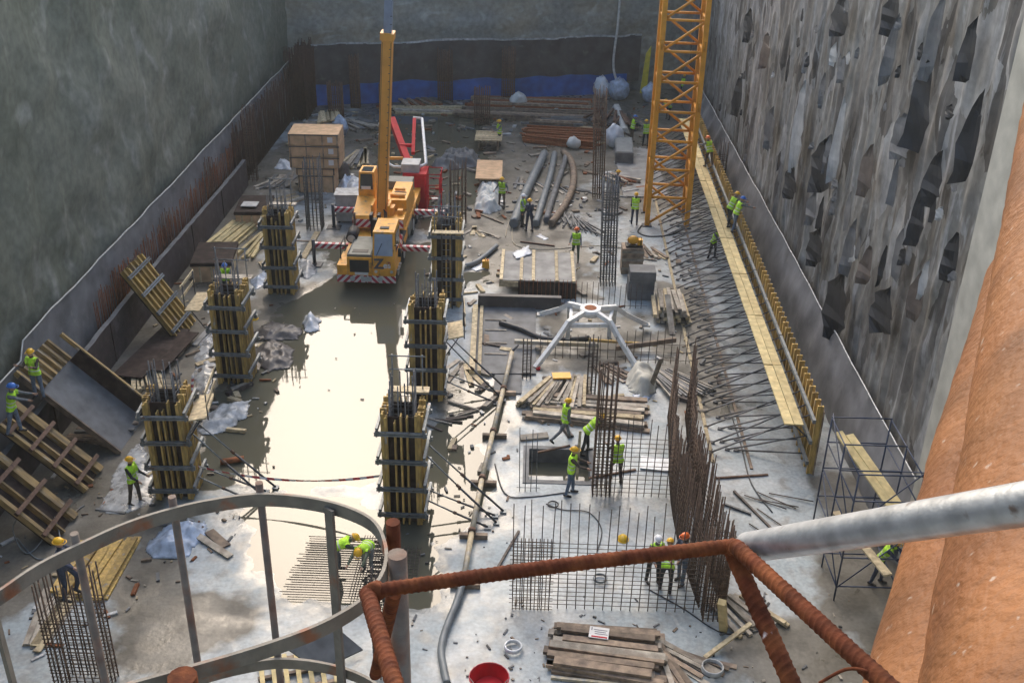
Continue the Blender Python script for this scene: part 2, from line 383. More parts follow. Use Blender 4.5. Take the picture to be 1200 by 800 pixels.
# keep the standing water out of the sump opening: four sheets round it
mb = MB(); sx0, sx1, sy0, sy1 = SUMP[0]-.25, SUMP[1]+.25, SUMP[2]-.25, SUMP[3]+.25
for a, b_, c, d in ((-16.6, 11.4, 17.5, sy0), (-16.6, sx0, sy0, sy1), (sx1, 11.4, sy0, sy1), (-16.6, 11.4, sy1, 80)):
    mb.add([(a, c, .004), (b_, c, .004), (b_, d, .004), (a, d, .004)], [(0, 1, 2, 3)])
tag(mb.build('water', WM, world=False), kind='structure')
mb = MB()
for a, b_, c, d in ((-300, 300, 83.6, 400), (-300, -17.9, -300, 83.6), (12.9, 300, -300, 83.6), (-17.9, 12.9, -300, -.5)):
    mb.add([(a, c, 17), (b_, c, 17), (b_, d, 17), (a, d, 17)], [(0, 1, 2, 3)])
tag(mb.build('upper_ground', M('dry_earth', (.2, .17, .13), world=True, scale=.2), world=False), kind='structure')
# sump: recessed box in the slab with its own water and a floating insulation sheet
sp = thing('sump_pit', 'rectangular open sump recess in the slab holding brown water', 'sump', ((SUMP[0]+SUMP[1])/2, (SUMP[2]+SUMP[3])/2, -.75))
mb = MB(); a, b_, c, d = SUMP[0]-.12, SUMP[1]+.12, SUMP[2]-.12, SUMP[3]+.12
mb.bx(a, b_, c, c+.2, -.75, .05); mb.bx(a, b_, d-.2, d, -.75, .05); mb.bx(a, a+.2, c+.2, d-.2, -.75, .05); mb.bx(b_-.2, b_, c+.2, d-.2, -.75, .05)
mb.build('curb', 'slab_dark', sp)
mb = MB(); mb.add([(a+.2, c+.2, -.5), (b_-.2, c+.2, -.5), (b_-.2, d-.2, -.5), (a+.2, d-.2, -.5)], [(0, 1, 2, 3)]); mb.build('sump_water', WM, sp)
mb = MB(); mb.box((SUMP[0]+.68, SUMP[2]+.62, -.47), (1.15, .75, .06), 0, Matrix.Rotation(.05, 3, 'Z')); tag(mb.build('insulation_board', 'insulation'), 'cream insulation board floating in the water of the sump', 'board')
mb = MB(); mb.prism([(1.95, 28.9), (2.2, 28.85), (2.25, 29.25), (2.05, 29.4), (1.85, 29.2)], -.5, -.45); tag(mb.build('board_offcut', 'insulation'), 'small broken cream offcut floating in the right end of the sump', 'offcut')
# ------------------------------------------------------------------ walls
def grid_wall(a, b, z0, z1, step, disp, nrm):
    a, b = V(a), V(b); d = b-a; L = d.length; n = int(L/step); k = int((z1-z0)/step); mb = MB(); nv = V(nrm)
    for j in range(k+1):
        for i in range(n+1):
            p = a + d*(i/n); z = z0+(z1-z0)*j/k; q = V((p.x, p.y, z)); mb.v.append(q + nv*disp(L*i/n, z))
    for j in range(k):
        for i in range(n):
            o = j*(n+1)+i; mb.f.append([o, o+1, o+n+2, o+n+1]); mb.m.append(0); mb.sm.append(True)
    return mb
def wall_mat(name, a, b, c, stretch, s=.35, blotch=None, rough=.9, patches=False):
    m = bpy.data.materials.new(name); m.use_nodes = True; nt = m.node_tree; L = nt.links.new; bs = nt.nodes['Principled BSDF']; bs.inputs['Roughness'].default_value = rough; bs.inputs['Specular IOR Level'].default_value = .25
    g = nd(nt, 'ShaderNodeNewGeometry'); mp = nd(nt, 'ShaderNodeMapping'); mp.inputs['Scale'].default_value = stretch; L(g.outputs['Position'], mp.inputs['Vector'])
    def nz(sc, det=8, vec=None, dist=0):
        n = nd(nt, 'ShaderNodeTexNoise'); n.inputs['Scale'].default_value = sc; n.inputs['Detail'].default_value = det; n.inputs['Distortion'].default_value = dist; L(vec or mp.outputs[0], n.inputs['Vector']); return n.outputs['Fac']
    def mr(f, x, y, p, q):
        n = nd(nt, 'ShaderNodeMapRange'); n.inputs[1].default_value = x; n.inputs[2].default_value = y; n.inputs[3].default_value = p; n.inputs[4].default_value = q; L(f, n.inputs[0]); return n.outputs[0]
    def mix(f, p, q):
        n = nd(nt, 'ShaderNodeMix', data_type='RGBA'); L(f, n.inputs[0])
        for s_, i in ((p, 6), (q, 7)):
            if isinstance(s_, tuple): n.inputs[i].default_value = (*s_, 1)
            else: L(s_, n.inputs[i])
        return n.outputs[2]
    cc = mix(mr(nz(s), .38, .62, 0, 1), a, b); cc = mix(mr(nz(s*2.7, 8, None, .8), .55, .7, 0, .8), cc, c)
    if blotch: cc = mix(mr(nz(s*1.7, 5, None, .3), .60, .66, 0, .85), cc, blotch)
    if patches:
        m2 = nd(nt, 'ShaderNodeMapping'); m2.inputs['Scale'].default_value = (1, 1.0, .42); L(g.outputs['Position'], m2.inputs['Vector'])
        dn = nd(nt, 'ShaderNodeTexNoise'); dn.inputs['Scale'].default_value = 1.4; dn.inputs['Detail'].default_value = 5; L(m2.outputs[0], dn.inputs['Vector'])
        da = nd(nt, 'ShaderNodeVectorMath', operation='MULTIPLY_ADD'); da.inputs[1].default_value = (.6, .6, .6); L(dn.outputs['Color'], da.inputs[0]); L(m2.outputs[0], da.inputs[2])
        for sc, lo, hi, col, am in ((.6, .66, .70, (.34, .34, .335), .6), (1.1, .86, .88, (.05, .045, .042), .8), (.8, .76, .81, (.125, .118, .11), .55)):
            vo = nd(nt, 'ShaderNodeTexVoronoi'); vo.inputs['Scale'].default_value = sc; L(da.outputs[0], vo.inputs['Vector'])
            sp_ = nd(nt, 'ShaderNodeSeparateColor'); L(vo.outputs['Color'], sp_.inputs[0]); cc = mix(mr(sp_.outputs[0], lo, hi, 0, am), cc, col)
        m3 = nd(nt, 'ShaderNodeMapping'); m3.inputs['Scale'].default_value = (3, 3, .16); L(g.outputs['Position'], m3.inputs['Vector'])
        cc = mix(mr(nz(1.0, 4, m3.outputs[0]), .60, .70, 0, .55), cc, (.42, .42, .42))
    v = nd(nt, 'ShaderNodeVectorMath', operation='SCALE'); L(cc, v.inputs[0]); L(mr(nz(3, 8, g.outputs['Position']), .3, .7, .78, 1.2), v.inputs['Scale']); L(v.outputs[0], bs.inputs['Base Color'])
    bp = nd(nt, 'ShaderNodeBump'); bp.inputs['Strength'].default_value = .3; bp.inputs['Distance'].default_value = .06; L(nz(1.6, 9), bp.inputs['Height']); L(bp.outputs[0], bs.inputs['Normal'])
    return m
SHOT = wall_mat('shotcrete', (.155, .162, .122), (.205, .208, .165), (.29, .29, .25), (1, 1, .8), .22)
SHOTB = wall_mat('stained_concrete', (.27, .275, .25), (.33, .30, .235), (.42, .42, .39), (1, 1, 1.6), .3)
lw = thing('retaining_wall', 'tall grey green sprayed concrete wall along the left side of the pit', 'retaining wall', (-17.4, 41, 0))
def dl(s, z): return fb((s*.25, z*.3, 1), 1, 4)*.28 + fb((s, z, 7), .9, 4)*.07
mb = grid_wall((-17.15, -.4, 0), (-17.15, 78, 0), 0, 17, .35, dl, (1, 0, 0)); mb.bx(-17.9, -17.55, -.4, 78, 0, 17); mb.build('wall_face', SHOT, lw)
def lmz(y): return 3.62 + .10*fb((y, 0, 0), .22, 2) + .03*fb((y, 0, 5), 1.1, 2) + (.5 if y < 31 else 0)*0 + (-.55 if y < 30.5 else 0)
mb = MB(); ys = [18+.4*i for i in range(142)]
for y in ys:
    zt = lmz(y)
    for k in range(7):
        z = zt*k/6; mb.v.append(V((-16.72+.16*(1-k/6)+.05*fb((y, z, 2), .9, 3), y, z)))
for i in range(len(ys)-1):
    for k in range(6): o = i*7+k; mb.f.append([o, o+7, o+8, o+1]); mb.m.append(0); mb.sm.append(True)
mb.build('membrane', 'membrane_grey', lw)
mb = MB(); mb.tube([(-16.66+.04*fb((y, 3, 3), .7, 2), y, lmz(y)+.01) for y in ys], .028, 5); mb.build('membrane_edge_strip', 'offwhite', lw)
# back wall
BA, BB = V((-17.5, 74.7, 0)), V((12.6, 82.6, 0)); bd = (BB-BA).normalized(); bn = V((bd.y, -bd.x, 0))
bw = thing('retaining_wall', 'stained concrete wall closing the far end of the pit', 'retaining wall', tuple((BA+BB)/2))
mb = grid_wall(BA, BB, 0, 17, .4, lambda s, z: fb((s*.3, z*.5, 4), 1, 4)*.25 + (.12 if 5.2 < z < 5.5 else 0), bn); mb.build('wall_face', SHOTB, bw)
def strip(x0, x1, z0f, z1f, off, seed, amp=.06):
    mb = MB(); n = 60
    for i in range(n+1):
        s = x0+(x1-x0)*i/n; p = BA+bd*s
        for k in range(5):
            z = z0f(s)+(z1f(s)-z0f(s))*k/4; q = p+bn*(off+amp*fb((s, z, seed), .8, 3)); mb.v.append(V((q.x, q.y, z)))
    for i in range(n):
        for k in range(4): o = i*5+k; mb.f.append([o, o+5, o+6, o+1]); mb.m.append(0); mb.sm.append(True)
    return mb
strip(.9, 26.2, lambda s: .9+.25*fb((s, 0, 0), .5, 2), lambda s: 4.25+.12*fb((s, 1, 0), .5, 2), .62, 1).build('dark_membrane', 'membrane_dark', bw)
strip(1.2, 25.2, lambda s: 0.0, lambda s: 1.5+.3*fb((s, 0, 0), .4, 2), .75, 5).build('blue_membrane', 'membrane_blue', bw)
strip(.9, 26.2, lambda s: 4.2+.12*fb((s, 1, 0), .5, 2), lambda s: 4.34+.14*fb((s, 1, 0), .5, 2), .66, 9, .1).build('membrane_edge_strip', 'plastic_grey', bw)
q = BA+bd*26.4+bn*1.0; mb = MB()
mb.add([(q.x-.15, q.y, 0), (q.x+.35, q.y-.1, 0), (q.x+.45, q.y-.1, 3.6), (q.x+.1, q.y, 3.0), (q.x-.15, q.y+.12, 0), (q.x+.35, q.y+.02, 0), (q.x+.45, q.y+.02, 3.6), (q.x+.1, q.y+.12, 3.0)], [(0,1,2,3),(7,6,5,4),(0,4,5,1),(1,5,6,2),(2,6,7,3),(3,7,4,0)])
tag(mb.build('edge_board', 'yellow_sheet'), 'tall yellow board standing at the right end of the dark membrane', 'board')
# right pile wall
PW = wall_mat('pile_wall_surface', (.225, .225, .213), (.138, .128, .113), (.31, .315, .31), (1.5, 1.5, .55), .75, (.085, .072, .06), patches=True)
rw = thing('pile_wall', 'rough streaked pile wall with torn membrane along the right side of the pit', 'retaining wall', (12.2, 50, 0))
def dr(s, z):
    sc = abs(math.sin(math.pi*s/.85))*.10
    c = max(0, fb((s*1.1, z*.38, 3), 1, 3))*.22
    return sc*.6 + c*.8 + fb((s*2.2, z*.7, 8), 1, 4)*.035
mb = grid_wall((12.0, 82.5, 0), (12.0, 25.4, 0), 1.2, 17, .21, dr, (-1, 0, 0)); mb.build('wall_face', PW, rw)
mb = MB(); mb.bx(12.3, 12.9, 25.4, 82.5, 0, 17); mb.build('wall_core', 'capping', rw)
mb = MB(); ys = [25.5+.4*i for i in range(139)]
def rmz(y): return 2.5 + .12*fb((y, 4, 0), .25, 2) + .02*fb((y, 4, 0), 1.5, 2)
for y in ys:
    zt = rmz(y); wr = .09*min(1, max(.25, (y-45)/20))
    for k in range(9):
        z = zt*k/8; mb.v.append(V((11.08+.42*(k/8)**1.5+wr*math.sin(y*2.6+z*2.2+2*fb((y, z, 1), .5, 2)), y, z)))
for i in range(len(ys)-1):
    for k in range(8): o = i*9+k; mb.f.append([o, o+1, o+10, o+9]); mb.m.append(0); mb.sm.append(True)
mb.build('membrane', 'membrane_grey', rw)
mb = MB(); mb.tube([(11.49, y, rmz(y)+.01) for y in ys], .03, 5); mb.build('membrane_edge_strip', 'plastic_grey', rw)
defm('torn_dark', (.02, .02, .022), rough=.6, var=.4, scale=2)
defm('torn_grey', (.13, .13, .13), rough=.7, var=.3, scale=2)
defm('torn_pale', (.36, .36, .35), rough=.7, var=.25, scale=2)
defm('torn_brown', (.13, .10, .08), rough=.8, var=.35, scale=2)
def flap(u, v, w, h, ang, m, bulge=.35):
    p = onx(u, v, 11.62); rnd = random.Random(int(u*7+v)); mb = MB(); n = 7
    # two ragged edges meeting in torn points; the free side peels away from the wall and curls
    L_ = [(-.5*w*math.sin(math.pi*(j/n)**.8)*rnd.uniform(.55, 1.1), h*(.5-j/n)) for j in range(n+1)]
    R_ = [(.5*w*math.sin(math.pi*(j/n)**1.3)*rnd.uniform(.5, 1.15)+ang*h*j/n, h*(.5-j/n)+rnd.uniform(-.08, .08)*h) for j in range(n+1)]
    pts = []
    for j in range(n+1):
        a, b = L_[j], R_[j]; pe = bulge*(.3+.7*j/n)*rnd.uniform(.8, 1.1)
        for i in range(4):
            t = i/3; pts.append(V((p.x-.05-pe*(1-t)**1.5, p.y-(a[0]+(b[0]-a[0])*t), p.z+a[1]+(b[1]-a[1])*t)))
    mb.add(pts, [(j*4+i, j*4+i+1, (j+1)*4+i+1, (j+1)*4+i) for j in range(n) for i in range(3)], 0, False); o = mb.build('torn_flap', m, rw)
    sm = o.modifiers.new('thickness', 'SOLIDIFY'); sm.thickness = .012
for a in ((985,358,1.6,2.6,.1,'torn_dark',.5),(968,195,1.6,2.2,.12,'torn_dark',.5),(1085,122,1.0,2.6,.22,'torn_dark',.5),(1143,165,.7,2.4,.05,'torn_dark',.4),(868,112,1.2,2.2,.05,'torn_dark',.4),
          (990,18,1.2,1.6,.2,'torn_dark',.4),(1050,15,1.0,1.4,.1,'torn_dark',.4),(1060,160,1.2,1.5,.3,'torn_grey',.3),(938,150,1.2,4.0,.03,'torn_pale',.25),(985,165,1.0,3.4,.06,'torn_pale',.25),
          (1048,62,.7,2.2,.0,'torn_grey',.3),(1100,45,.9,2.4,.05,'torn_grey',.3),(1040,365,1.2,1.6,.1,'torn_dark',.4),(1080,345,1.0,1.5,.1,'torn_brown',.3),(960,290,1.2,1.6,.1,'torn_dark',.4),(930,215,1.2,1.4,.1,'torn_dark',.35),
          (1140,60,.8,1.6,.1,'torn_dark',.3),(1000,290,.9,2.0,.1,'torn_grey',.3),(1020,200,.9,1.8,.08,'torn_brown',.3),(900,60,1.2,1.8,.08,'torn_brown',.3),(905,150,1.2,2.0,.06,'torn_grey',.3),(880,30,1.3,1.8,.05,'torn_dark',.3),
          (1100,210,.8,1.6,.15,'torn_dark',.35),(1080,260,.8,1.5,.1,'torn_dark',.35),(1120,300,.6,1.4,.1,'torn_dark',.3),(1020,310,.9,1.4,.1,'torn_brown',.35),(955,245,1.0,1.4,.1,'torn_grey',.3)):
    flap(a[0], a[1], a[2]*(1.25 if a[2] > 1.1 else .9), a[3], a[4]*.6, a[5], a[6]*1.05)
for i in range(60):
    flap(random.uniform(845, 1130), random.uniform(0, 330), random.uniform(.2, .8), random.choice((.35, .5, .8, 1.3))*random.uniform(.8, 1.3), random.uniform(-.1, .2), random.choice(['torn_dark', 'torn_grey', 'torn_pale', 'torn_grey', 'torn_dark']), random.uniform(.05, .2))
mb = MB(); mb.bx(11.25, 12.9, 19.5, 25.35, 0, 17); tag(mb.build('corner_pier', 'capping'), 'smooth beige concrete pier ending the pile wall beside the orange pipes', 'pier')
mb = MB(); mb.bx(-17.9, 12.9, -1.0, -.45, 0, 18.3); tag(mb.build('retaining_wall', SHOT), 'concrete wall under the viewpoint closing the near end of the pit', 'retaining wall')
mb = MB(); mb.bx(11.25, 12.9, -.45, 19.5, 0, 15.5); tag(mb.build('retaining_wall', 'capping'), 'plain concrete return wall near the viewpoint below the orange pipes', 'retaining wall')
# low cast wall on the left with starter bars
def lowz(y): return 1.62+.1*math.sin(y*.2)
mb = MB(); ys = [22+.5*i for i in range(71)]
for y in ys:
    z = lowz(y)+.06*fb((y, 2, 2), 1.5, 3)
    for q in ((-15.95, 0), (-15.97, z), (-16.17, z+.03*fb((y, 7, 2), 2, 3)), (-16.17, 0)): mb.v.append(V((q[0], y, q[1])))
for i in range(len(ys)-1):
    for k in range(3): o = i*4+k; mb.f.append([o, o+4, o+5, o+1]); mb.m.append(1 if k == 1 else 0); mb.sm.append(False)
mb.f += [[3, 2, 1, 0], [len(mb.v)-4+i for i in range(4)]]; mb.m += [0, 0]; mb.sm += [False, False]
LWM = wall_mat('film_faced_form', (.062, .048, .046), (.085, .068, .066), (.11, .092, .09), (1, 1, 1), .6)
lowall = thing('low_wall', 'low brown film faced wall in front of the left membrane', 'wall', (-16.1, 40, 0))
mb.build('wall_body', [LWM, 'slab_dark'], lowall)
mb = MB()
for y in (30.5, 36.0, 41.3, 46.6, 51.8): mb.bx(-15.97, -15.93, y, y+.05, 0.02, lowz(y)-.02)
mb.build('panel_joint', 'dark_ply', lowall)
def bars(name, pts, h, m, parent, r=.014, jit=.05):
    mb = MB()
    for p in pts:
        hh = h*(1+random.uniform(-.12, .12)); mb.tube([p, (p[0]+random.uniform(-jit, jit), p[1]+random.uniform(-jit, jit), p[2]+hh)], r, 4)
    o = mb.build(name, m, parent); o['kind'] = 'stuff'; return o
sb = thing('starter_bars', 'row of rusty starter bars rising behind the low brown wall', 'rebar', (-16.4, 44, 0))
bars('bar_row', [(-16.42-.06*(i % 2), 36+i*.115, 0) for i in range(190)], 2.6, 'rust', sb, .016)
sb = thing('starter_bars', 'dense rusty starter bars at the far left corner against the membrane', 'rebar', (-16.2, 66, 0))
bars('bar_row', [(-16.3-.12*(i % 2), 56+i*.112, 0) for i in range(165)], 3.3, 'rust_dark', sb, .028, .12)
sb = thing('starter_bars', 'tall rusty bar cluster in the far left corner of the pit', 'rebar', (-15.9, 73, 0))
bars('bar_row', [(-16.2+random.random()*.9, 70.5+random.random()*4.2, 0) for i in range(230)], 4.3, 'rust_dark', sb, .032, .15)
def cage(label, x, y, w, d, h, nxb, nyb, sp, m, name='column_cage', rz=0, r=.021, z0=0.02, sz0=.1, stz=None, group=None, lean=0):
    t = thing(name, label, 'rebar cage', (x, y, z0), rz, group)
    pos = []
    for i in range(nxb): pos += [(-w/2+w*i/(nxb-1), -d/2), (-w/2+w*i/(nxb-1), d/2)]
    for i in range(1, nyb-1): pos += [(-w/2, -d/2+d*i/(nyb-1)), (w/2, -d/2+d*i/(nyb-1))]
    proto = None
    for (px, py) in pos:
        if proto is None: mb = MB(); mb.tube([(0, 0, 0), (lean*.5, 0, h*.5), (lean, 0, h)], r, 5); proto = mb.build('bar', m, t, world=False); o = proto
        else: o = inst(proto, t)
        o.location = (px, py, 0); o.scale = (1, 1, 1+random.uniform(-.05, .04)); o.rotation_euler = (random.uniform(-.008, .008), random.uniform(-.008, .008), 0)
    z = sz0; s0 = None; top = stz or h*.8; k = 0
    while z < top and k < 60:
        if s0 is None:
            e = .02; mb = MB(); mb.tube([(-w/2-e, -d/2-e, 0), (w/2+e, -d/2-e, 0), (w/2+e, d/2+e, 0), (-w/2-e, d/2+e, 0)], .013, 4, closed=True); s0 = mb.build('stirrup', m, t, world=False); o = s0
        else: o = inst(s0, t)
        o.location = (lean*z/h, 0, z+random.uniform(-.02, .02)); z += sp; k += 1
    return t
c = G(301,208); cage('thin rusty cage standing against the left membrane beyond the low wall', -15.9, 57.9, .5, .4, 4.3, 3, 3, .3, 'rust_steel')
c = G(262,235); cage('rusty wall cage in the gap left of the timber stack', -16.42, 51.6, .2, .8, 3.3, 2, 4, .3, 'rust_steel')
cage('rusty wall cage above the middle of the low brown wall', -16.45, 44.6, .2, .9, 3.0, 2, 4, .3, 'rust_steel')
cage('rusty wall cage rising behind the leaning slatted panel', -16.45, 39.0, .2, 1.2, 2.8, 2, 5, .3, 'rust')
c = G(370,268); cage('grey bare column cage in front of the stacked plywood crates', c.x, c.y, .75, .75, 3.75, 5, 5, .16, 'grey_rebar', stz=3.4)
c = G(537,260); cage('bare column cage with open bars in the middle row behind the formwork', c.x, c.y, .8, .8, 3.3, 5, 5, .2, 'brown_rebar', stz=2.4)
c = G(701,231); cage('tallest dark rusty column cage in front of the far rebar bundles', c.x, c.y, .62, .62, 6.0, 6, 6, .16, 'brown_rebar', stz=5.6, lean=-.2)
c = G(712,333); cage('grey column cage with close ties left of the block stack', c.x, c.y, .68, .6, 5.2, 6, 5, .12, 'grey_rebar', stz=4.6, lean=-.15)
c = G(704,577); cage('rusty column cage rising beside the sump with loose top bars', c.x, c.y, .55, .5, 4.7, 5, 5, .13, 'brown_rebar', stz=3.1)
c = G(108,800); cage('dark heavy column cage below the cage ladder with a worker on it', c.x, c.y-.2, 1.15, .9, 3.6, 7, 6, .12, 'brown_rebar', stz=2.7)
c = G(350,640); c = G(404,800); cage('slim dark cage standing behind the ladder hoop beside the dark boards', c.x+.9, c.y+.3, .3, .3, 3.4, 3, 3, .12, 'rebar', stz=3.2)
c = G(345,640)
for (u, v, h, w, lab) in ((525,112,3.9,1.0,'left one of the two rusty cages against the dark far membrane'),(596,112,3.9,.9,'right one of the two rusty cages against the dark far membrane'),(425,113,3.6,.6,'thin cage behind the yellow boom against the blue membrane'),(565,146,2.5,1.0,'short rusty cage among the far timber bundles'),(395,150,3.0,.9,'rusty cage at the far left behind the white bags'),(458,113,1.6,.8,'squat rusty cage right of the boom by the blue membrane'),(352,118,4.2,.9,'rusty cage in the far left corner of the pit')):
    c = G(u, v); c.y = min(c.y, 74.7+(c.x+17.5)*.2625-1.7); cage(lab, c.x, c.y, w, .5, h, 8, 4, .2, 'rust_steel', r=.036)
c = G(860,225); cage('dark cage standing between wall formwork and right membrane', 10.75, 57.5, .4, .3, 3.2, 3, 3, .25, 'rebar')
for (u, v, lab) in ((617,442,'short rebar stub cage left of the fanned planks'),(692,466,'short rebar stub cage between the white spider and the planks')):
    c = G(u, v); cage(lab, c.x, c.y, .3, .3, 1.6 if u < 650 else 2.5, 3, 3, .14, 'rebar')
c = G(727,255); cage('slim dark cage behind the grey close tied column', 3.95, 49.5, .3, .3, 3.3, 3, 3, .2, 'rebar')
# ------------------------------------------------------------------ column formwork
def h20(mb, x, y, z0, z1, d, ax, mi=0, fw=.04):
    # I-section timber beam: web + two flanges, depth along ax
    if ax == 'y':
        mb.bx(x-fw, x+fw, y, y+.04, z0, z1, mi); mb.bx(x-.015, x+.015, y+.04, y+d-.04, z0, z1, mi); mb.bx(x-fw, x+fw, y+d-.04, y+d, z0, z1, mi)
    else:
        mb.bx(x, x+.04, y-.04, y+.04, z0, z1, mi); mb.bx(x+.04, x+d-.04, y-.015, y+.015, z0, z1, mi); mb.bx(x+d-.04, x+d, y-.04, y+.04, z0, z1, mi)
def column_formwork(x, y, h, label, seed, rz=0):
    rnd = random.Random(seed); t = thing('column_formwork', label, 'column formwork', (x, y, .02), rz, 'column formworks in two rows')
    for sx, sy in ((0, -1), (0, 1), (-1, 0), (1, 0)):
        mb = MB()
        if sy: mb.bx(-.43, .43, .40*sy if sy > 0 else -.43, .43 if sy > 0 else -.40, 0, h-.15)
        else: mb.bx(.40*sx if sx > 0 else -.43, .43 if sx > 0 else -.40, -.398, .398, 0, h-.15)
        mb.build('plywood_panel', 'dark_ply', t, world=False)
    for sy in (-1, 1):
        for xx in (-.54, -.45, -.18, 0, .18, .45, .54):
            mb = MB(); h20(mb, 0, 0, .0, h+rnd.uniform(-.2, .08)-(.25 if abs(xx) < .3 else 0)*rnd.random(), .2, 'y', 0, .025 if abs(xx) < .3 else .04); o = mb.build('stud', 'yellow_wood', t, world=False); o.location = (xx, .435 if sy > 0 else -.635, rnd.uniform(0, .05))
    for sx in (-1, 1):
        for yy in (-.34, -.17, 0, .17, .34):
            mb = MB(); h20(mb, 0, 0, 0, h+rnd.uniform(-.2, .08), .2, 'x'); o = mb.build('stud', 'yellow_wood', t, world=False); o.location = (.435 if sx > 0 else -.635, yy, rnd.uniform(0, .05))
    for z in [h*k for k in (.09, .33, .58, .83)]:
        for sy in (-1, 1):
            mb = MB()
            for dz in (0, .08): mb.bx(-.78, .78, -.04, .04, dz, dz+.055)
            for ex in (-.7, .7): mb.bx(ex-.03, ex+.03, -.055, .055, -.02, .16)
            o = mb.build('waler', 'steel', t, world=False); o.location = (0, sy*.69, z)
        for sx in (-1, 1):
            mb = MB()
            for dz in (0, .08): mb.bx(-.04, .04, -.78, .78, dz, dz+.055)
            o = mb.build('waler', 'steel', t, world=False); o.location = (sx*.69, 0, z+.18)
    return t
CF = [(-10.93, 43.2, 3.8, 'farthest column formwork of the left row beside the crane', 1, 0.02), (-10.95, 35.1, 3.8, 'middle column formwork of the left row beside the dark tarpaulin', 2, -.02), (-10.93, 27.75, 3.6, 'nearest column formwork of the left row beside the standing worker', 3, .05),
      (-3.5, 42.4, 3.9, 'farthest column formwork of the middle row with an access ladder', 4, 0), (-3.58, 34.3, 3.9, 'middle column formwork of the centre row with dark gaps between studs', 5, 0), (-3.56, 26.85, 3.9, 'nearest column formwork of the centre row at the bright puddle edge', 6, -.02)]
for (x, y, h, lab, sd, rz) in CF:
    column_formwork(x, y, h, lab, sd, rz)
    cage('rebar cage inside the '+' '.join(lab.split()[:6]) + (' beside the puddle' if 'nearest' in lab and 'centre' in lab else ''), x, y, .68, .68, h+.95, 4, 4, .16, 'grey_rebar', stz=h+.35, sz0=h-1.2)
def prop(a, b, label, group, name='raking_prop'):
    a, b = V(a), V(b); t = thing(name, label, 'prop', tuple(b), 0, group); m_ = (a+b)/2
    MB().tube([b+V((0, 0, .04)), b.lerp(a, .55)], .036, 7).build('outer_tube', 'dark_steel', t)
    MB().tube([b.lerp(a, .55), a], .026, 6).build('inner_tube', 'steel', t)
    MB().box(b+V((0, 0, .03)), (.2, .2, .03)).build('foot_plate', 'steel', t)
    MB().tube([b.lerp(a, .53), b.lerp(a, .58)], .05, 7).build('collar', 'rust_steel', t)
for k, (x, y, h, lab, sd, rz) in enumerate(CF):
    if k in (0, 1, 3): continue
    nm = ['', 'left row middle column form', 'left row nearest column form', '', 'centre row middle column form', 'centre row nearest column form'][k]
    for dy, L_ in ((-.3, 2.1), (.3, 2.3)):
        prop((x+.72, y+dy, 2.35), (x+.72+L_, y+dy-.1, .02), 'long dark prop raking from the upper waler of the '+nm, 'raking props at '+nm)
        prop((x+.72, y+dy*.9, .7), (x+.72+L_-.25, y+dy-.35, .02), 'low steel strut near the foot of the '+nm, 'low struts at '+nm)
def ladder(x, y, z0, z1, w, label):
    t = thing('access_ladder', label, 'ladder', (x, y, z0))
    for s in (-1, 1): MB().tube([(x+s*w/2, y, z0), (x+s*w/2, y+.0, z1)], .022, 6).build('rail', 'dark_steel', t)
    z = z0+.25; pr = None
    while z < z1:
        if pr is None: pr = MB().tube([(x-w/2, y, z), (x+w/2, y, z)], .014, 5).build('rung', 'steel', t)
        else: o = inst(pr, t); o.location = (0, 0, z-z0-.25)
        z += .28
ladder(-3.45, 41.62, .02, 4.6, .42, 'narrow steel ladder on the face of the farthest middle row column')
def guard(x, y, z, w, label, m='grey_wood'):
    t = thing('access_bracket', label, 'access bracket', (x, y, z))
    for s in (-1, 1): MB().tube([(x+s*w/2, y, z), (x+s*w/2, y, z+1.25)], .022, 5).build('post', 'steel', t)
    for dz in (.75, 1.2): MB().tube([(x-w/2-.1, y, z+dz), (x+w/2+.1, y, z+dz)], .022, 5).build('guard_bar', 'steel', t)
    MB().bx(x-w/2-.1, x+w/2+.2, y-.2, y+.15, z+.05, z+.1).build('plank', m, t)
guard(-3.5, 27.62, 3.95, .9, 'guard bars and plank on top of the nearest middle column form', 'pale_wood')
guard(-3.4, 42.0-.95, 3.75, 1.0, 'plank with posts on top of the farthest middle column form', 'pale_wood')
guard(-10.9, 43.9, 3.75, .9, 'guard bars over the farthest left row column form')
guard(-11.0, 35.95, 3.75, 1.1, 'guard bars over the middle left row column form')
def bracket_board(label, c, d, rz, tilt):
    c = V(c); t = thing('side_platform', label, 'platform', tuple(c), rz)
    rot = Matrix.Rotation(tilt, 3, 'Y')
    MB().box((0, 0, 0), (.55, d, .05), 0, rot).build('board', 'pale_wood', t, world=False)
    for yy in (-d*.4, d*.4):
        MB().tube([(.1, yy, -.05), (-.35, yy, -.75)], .022, 5).build('strut', 'dark_steel', t, world=False)
        MB().tube([(.3, yy, -.1), (.3, yy, .95)], .02, 5).build('post', 'dark_steel', t, world=False)
    for z in (.5, .9): MB().beam((.33, -d*.5, z), (.33, d*.5, z), .03, .12).build('guard_board', 'pale_wood', t, world=False)
bracket_board('tilted access board on the nearest left row column', (-9.95, 27.9, 3.0), 1.5, .1, -.15)
bracket_board('short access board left of the middle left row column', (-12.15, 35.2, 3.1), 1.6, math.pi, 0)
bracket_board('access board right of the middle centre row column', (-2.55, 34.3, 2.7), 1.3, .1, -.2)
def plat(label, u, v): pass
